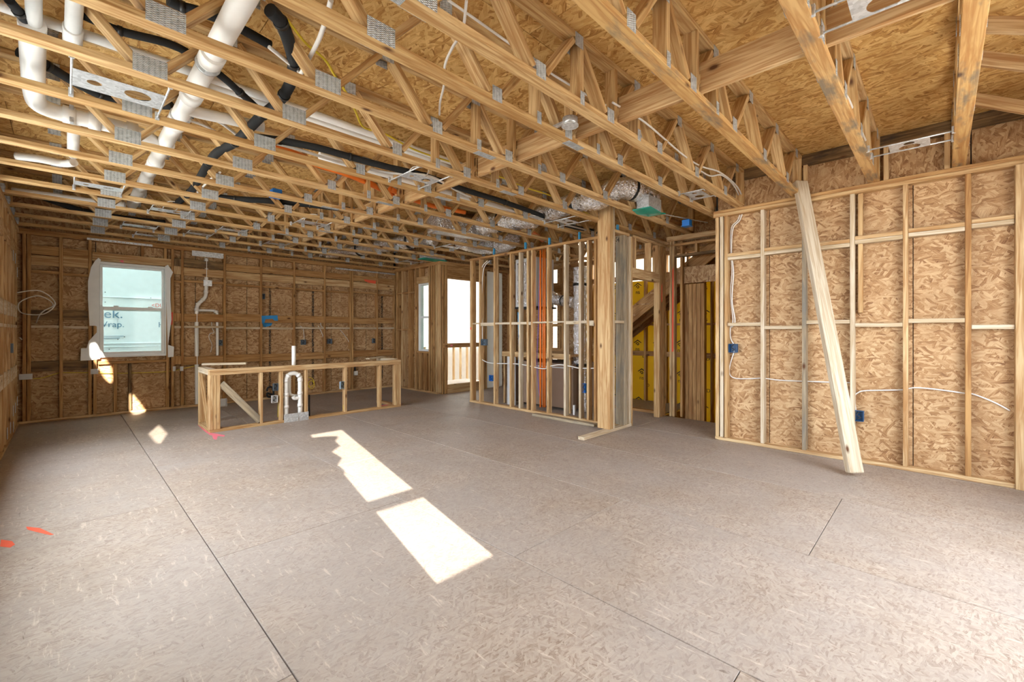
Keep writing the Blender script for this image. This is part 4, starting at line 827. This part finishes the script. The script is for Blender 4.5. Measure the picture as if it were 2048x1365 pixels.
for px, py, lab, al, l, w in ((240, 182, 'large steel lamp bracket near the top left, left of the fat waste pipe', 'X', .42, .24), (198, 376, 'steel lamp bracket left of the waste pipe end', 'X', .36, .16), (333, 431, 'steel lamp bracket with loose wires over the window', 'X', .36, .16), (278, 456, 'steel lamp bracket above the window head', 'X', .36, .16), (300, 471, 'steel lamp bracket nearest the far wall above the window', 'X', .34, .14), (392, 474, 'small steel lamp bracket nearest the far wall by the drain pipe', 'X', .3, .14),
                              (625, 447, 'steel lamp bracket over the middle of the kitchen', 'X', .36, .16), (835, 360, 'steel lamp bracket between trusses beside the cream tube', 'X', .34, .16), (830, 523, 'steel lamp bracket near the balcony corner', 'X', .34, .14), (895, 497, 'steel lamp bracket below the foil plenum', 'X', .34, .14), (470, 458, 'steel lamp bracket left of the strongback far end', 'X', .3, .14), (545, 492, 'steel lamp bracket close to the far wall middle', 'X', .3, .14)):
    p = onZ(px, py, ZC+.01); yc, gap = bay(p.y); bracket((p.x, yc), lab, al, l, min(w, gap*.5), gap, 'loose wires' in lab or px in (835, 625))
for px, py, lab in ((1722, 14, 'big steel lamp bracket at the top edge near the right corner'), (1795, 297, 'steel lamp bracket hung in the bay next to the right wall'), (1390, 392, 'steel lamp bracket left of the right wall corner'), (1140, 443, 'steel lamp bracket beside the black sleeve near the post')):
    p = onZ(px, py, ZC+.01); yc, gap = bay(p.y); bracket((p.x, yc), lab, 'X', .20 if px > 1500 else .30, .24 if px > 1500 else .18, gap)
# ================================================================== DUCTS
def duct(name, pts, r, lab, bands=(), plane=None):
    t = thing(name, lab, 'duct', tuple(pts[0])); sl_ = tube('foil_sleeve', pts, r, 'foil', t, 20, 12, .11)
    P = [Vector(p) for p in pts]
    for k in bands:
        d = (P[min(k+1, len(P)-1)]-P[max(k-1, 0)]).normalized()*.02; cyl('strap', P[k]-d, P[k]+d, r*1.08, 'blacktape', sl_, 18)
    return t
duct('foil_duct', [onZ(1065, 437, 2.97), onZ(1110, 420, 2.97), onZ(1150, 405, 2.97), onZ(1200, 398, 2.97), onZ(1232, 378, 3.0), onZ(1262, 378, 3.0), onZ(1290, 392, 2.98), onZ(1302, 402, 2.95)], .125, 'crinkled silver flex duct ending over the green-wrapped register', (2, 5))
duct('foil_duct', [onZ(960, 452, 2.97), onZ(1000, 445, 2.98), onZ(1040, 440, 2.99), onZ(1070, 436, 2.98)], .14, 'silver flex duct joining the plenum above the partition', (1,))
duct('foil_duct', [onZ(920, 480, 2.93), onZ(960, 492, 2.90), onZ(1000, 490, 2.90), onZ(1025, 478, 2.93)], .15, 'sagging silver duct bend just above the partition plate', ())
duct('foil_duct', [onZ(870, 478, 2.95), onZ(820, 482, 2.95), onZ(770, 490, 2.95), onZ(720, 498, 2.95), onZ(640, 505, 2.95), onZ(610, 506, 2.95)], .13, 'long silver duct threading the far trusses', (1, 3))
pl_ = thing('plenum_box', 'foil-faced duct plenum box among the trusses', 'duct', tuple(onZ(900, 455, 2.9)))
p, q = onZ(865, 462, 2.86), onZ(985, 480, 2.86)
beam('body', p+Vector((0, 0, .12)), q+Vector((0, 0, .12)), .36, .26, 'foil', pl_); beam('bottom_seam', p+Vector((.05, 0, -.012)), q+Vector((0, 0, -.012)), .20, .006, 'galv', pl_)
rg = thing('register_boot', 'steel register boot sealed with green plastic film', 'duct', tuple(onZ(1300, 420, 2.75)))
p = onZ(1298, 422, 2.78); bx('boot', p.x-.16, p.x+.16, p.y-.08, p.y+.08, p.z, p.z+.15, 'galv', rg); bx('collar', p.x-.07, p.x+.13, p.y-.06, p.y+.06, p.z+.15, p.z+.19, 'blacktape', rg)
polyplate('film', [p+Vector(v) for v in ((-.2, -.12, -.02), (.05, -.13, -.045), (.24, -.10, -.01), (.22, .12, -.01), (-.05, .13, -.03), (-.2, .11, -.015))], (0, 0, 1), .012, 'green', rg)
rg = thing('register_boot', 'distant register opening sealed with green film near the balcony corner', 'duct', tuple(onZ(865, 520, 2.77)))
p = onZ(865, 520, 2.78); bx('boot', p.x-.25, p.x+.25, p.y-.1, p.y+.1, p.z+.005, p.z+.12, 'galv', rg); bx('film', p.x-.28, p.x+.28, p.y-.12, p.y+.12, p.z-.012, p.z+.003, 'green', rg, .004)
# blue truss clips on partition plate
for k, (px, lab) in enumerate(((1048, 'second'), (1096, 'third'), (1156, 'fourth'), (985, 'first'), (1232, 'fifth'))):
    y = pyy(px); tag(bx('truss_clip', XP+.02, XP+.06, y-.012, y+.012, ZP, ZC-.002, 'bluetube', None, .002), '%s blue clip from the left between partition plate and trusses' % lab, 'clip', 'blue truss clips')
# ================================================================== UTILITY ROOM CONTENTS
xu = XP+.12
def un(px, py, X=XP+.12): return onX(px, py, X)
for k, px in enumerate((1081, 1086.5, 1090)):
    tag(cyl('supply_pipe', un(px, 497), un(px, 815), .012 if k else .016, 'orange'), ['leftmost', 'middle', 'rightmost'][k]+' of three orange pipes standing behind the partition', 'pipe', 'orange pipes behind the partition')
tag(tube('blue_hose', [un(1037, 625), un(1038, 660), un(1039, 700), un(1038, 732)], .016, 'bluetube'), 'short blue water tube standing behind the partition', 'tube')
tag(tube('purple_cable', [un(1080, 505), un(1077, 640), un(1074, 720), un(1077, 770), un(1082, 815)], .008, 'purple', None, 6), 'purple cable beside the orange pipes', 'cable')
tag(tube('yellow_cable', [un(1101, 500), un(1097, 540), un(1096, 700), un(1097, 800), un(1101, 818)], .007, 'yel', None, 6), 'yellow cable dropping behind the partition', 'cable')
for k, pts in enumerate(([(975, 522), (963, 540), (961, 600), (962, 680)], [(980, 522), (967, 540), (964, 600), (965, 682)])):
    tag(tube('white_cable', [un(a, b, XP+.05) for a, b in pts], .008, 'wht', None, 6), ('left' if k == 0 else 'right')+' of two white cables dropping to the partition switch box', 'cable', 'switch cables')
tag(tube('white_cable', [un(a, b, XP+.05) for a, b in ((963, 695), (962, 715), (968, 722), (985, 727), (1040, 729), (1085, 738), (1100, 733), (1120, 730), (1145, 734), (1160, 737), (1190, 737))], .008, 'wht', None, 6), 'white cable strung sideways through the partition studs', 'cable')
jbox(966, 685, ('X', XP+.005), 'grey switch box at the left end of the partition', .12, .11, .06, 'bluebox')
jbox(981, 757, ('X', XP+.03), 'small blue outlet box low behind the partition', .08, .10, .05, 'bluep')
jbox(1167, 777, ('X', XP+.03), 'small blue box on a stud beside the vertical duct', .06, .13, .05, 'bluep')
duct('foil_duct', [onX(1160, 535, 5.95), onX(1160, 570, 5.95), onX(1160, 650, 5.95), onX(1160, 730, 5.95)], .11, 'vertical silver flex duct standing behind the partition', (1, 3))
duct('foil_duct', [onX(1100, 590, 6.1), onX(1112, 600, 6.1), onX(1128, 602, 6.1), onX(1148, 606, 6.0)], .09, 'horizontal silver duct stub joining the vertical duct', (2,))
duct('foil_duct', [onX(1166, 735, 5.8), onX(1167, 770, 5.8), Vector((5.8, onX(1168, 805, 5.8).y, .02))], .05, 'thin silver duct leg at the foot of the vertical duct', ())
tag(bx('drywall_sheet', 5.565, 5.59, 5.38, 5.58, .0, .86, 'panelw'), 'narrow white sheet standing on the floor behind the partition', 'panel')
cr = thing('tub_crate', 'brown boxed tub under a wooden shelf behind the partition', 'crate', (6, 5, 0))
bx('box', 5.75, 6.5, 4.25, 5.6, .04, .78, 'cardbd', cr, .01); bx('shelf', 5.62, 6.55, 4.2, 5.75, .90, .94, 'lum', cr); bx('shelf_edge', 5.60, 5.62, 4.2, 5.75, .86, .95, 'lum', cr)
for y in (4.24, 5.72): bx('leg', 5.63, 5.67, y-.02, y+.02, 0, .90, 'lum', cr)
bx('strap', 5.745, 5.75, 4.25, 5.6, .70, .72, 'panelw', cr)
hb = thing('air_handler', 'foil-faced air handler box hung high behind the partition', 'box', (5.9, 5.4, 1.7))
bx('cabinet', 5.75, 6.25, 5.05, 5.55, 1.75, 2.62, 'panelw', hb, .01); bx('flange', 5.72, 6.28, 5.02, 5.58, 1.72, 1.75, 'blackrub', hb)
bx('liner', 5.745, 5.75, 5.10, 5.5, 1.8, 2.55, 'foil', hb)
tag(cyl('drain_stub', (5.62, 5.92, .0), (5.62, 5.92, .36), .03, 'pvc'), 'white pipe stub with black sleeve rising from the floor', 'pipe')
tag(cyl('drain_sleeve', (5.62, 5.92, .005), (5.62, 5.92, .2), .036, 'blackrub'), 'black sleeve around the pipe stub behind the partition', 'pipe')
tag(bx('wall_block', XP+.1, XP+.14, pyy(1141), pyy(1137.5), .05, .20, 'panelw'), 'small white block beside a partition stud foot', 'block')
# loose boards
a, b = onZ(1068, 829, .02), onZ(1192, 851, .02)
tag(beam('loose_board', a, b, .10, .036, 'grey'), 'grey loose board lying on the floor along the partition', 'board')
# stencilled number on stud
words('stencil', '54', Vector((5.07, WY0-.002, 2.50)), .09, 'ink', rotXZ, ww2)
polyplate('spray_mark', [(6.40-.015, WY0-.002, 1.75), (6.40+.015, WY0-.002, 1.78), (6.40+.012, WY0-.002, 2.05), (6.40-.012, WY0-.002, 2.0)], (0, -1, 0), .001, 'red', ww2)
polyplate('spray_mark', [(6.545, 2.965, 1.0), (6.545, 2.94, 1.0), (6.545, 2.935, 2.3), (6.545, 2.955, 2.25)], (-1, 0, 0), .004, 'red', ws_)
polyplate('spray_mark', [(XP-.002, YZ-.05, 1.34), (XP-.002, YZ-.02, 1.35), (XP-.002, YZ-.025, 1.39), (XP-.002, YZ-.06, 1.38)], (-1, 0, 0), .001, 'red', wp)
# ================================================================== FLOOR MARKS
def fmark(pts, mat, lab):
    tag(polyplate('paint_mark', [onZ(a, b, .0006) for a, b in pts], (0, 0, 1), .0006, mat), lab, 'paint')
fmark([(395, 850), (399, 850), (420, 866), (450, 871), (448, 874), (420, 871), (408, 862)], 'pink', 'pink paint line on the floor around the island left corner')
fmark([(424, 872), (436, 872), (433, 880), (427, 879)], 'pink', 'pink paint blot on the floor in front of the island corner')
fmark([(757, 812), (800, 806), (803, 809), (770, 815)], 'pink', 'pink paint streak on the floor at the island right end')
fmark([(2, 1080), (24, 1083), (30, 1090), (20, 1096), (0, 1094)], 'red', 'orange-red spray blot on the floor at the left edge')
fmark([(52, 1054), (80, 1057), (108, 1070), (100, 1071), (70, 1064), (55, 1060)], 'red', 'orange-red spray streak on the floor at left')
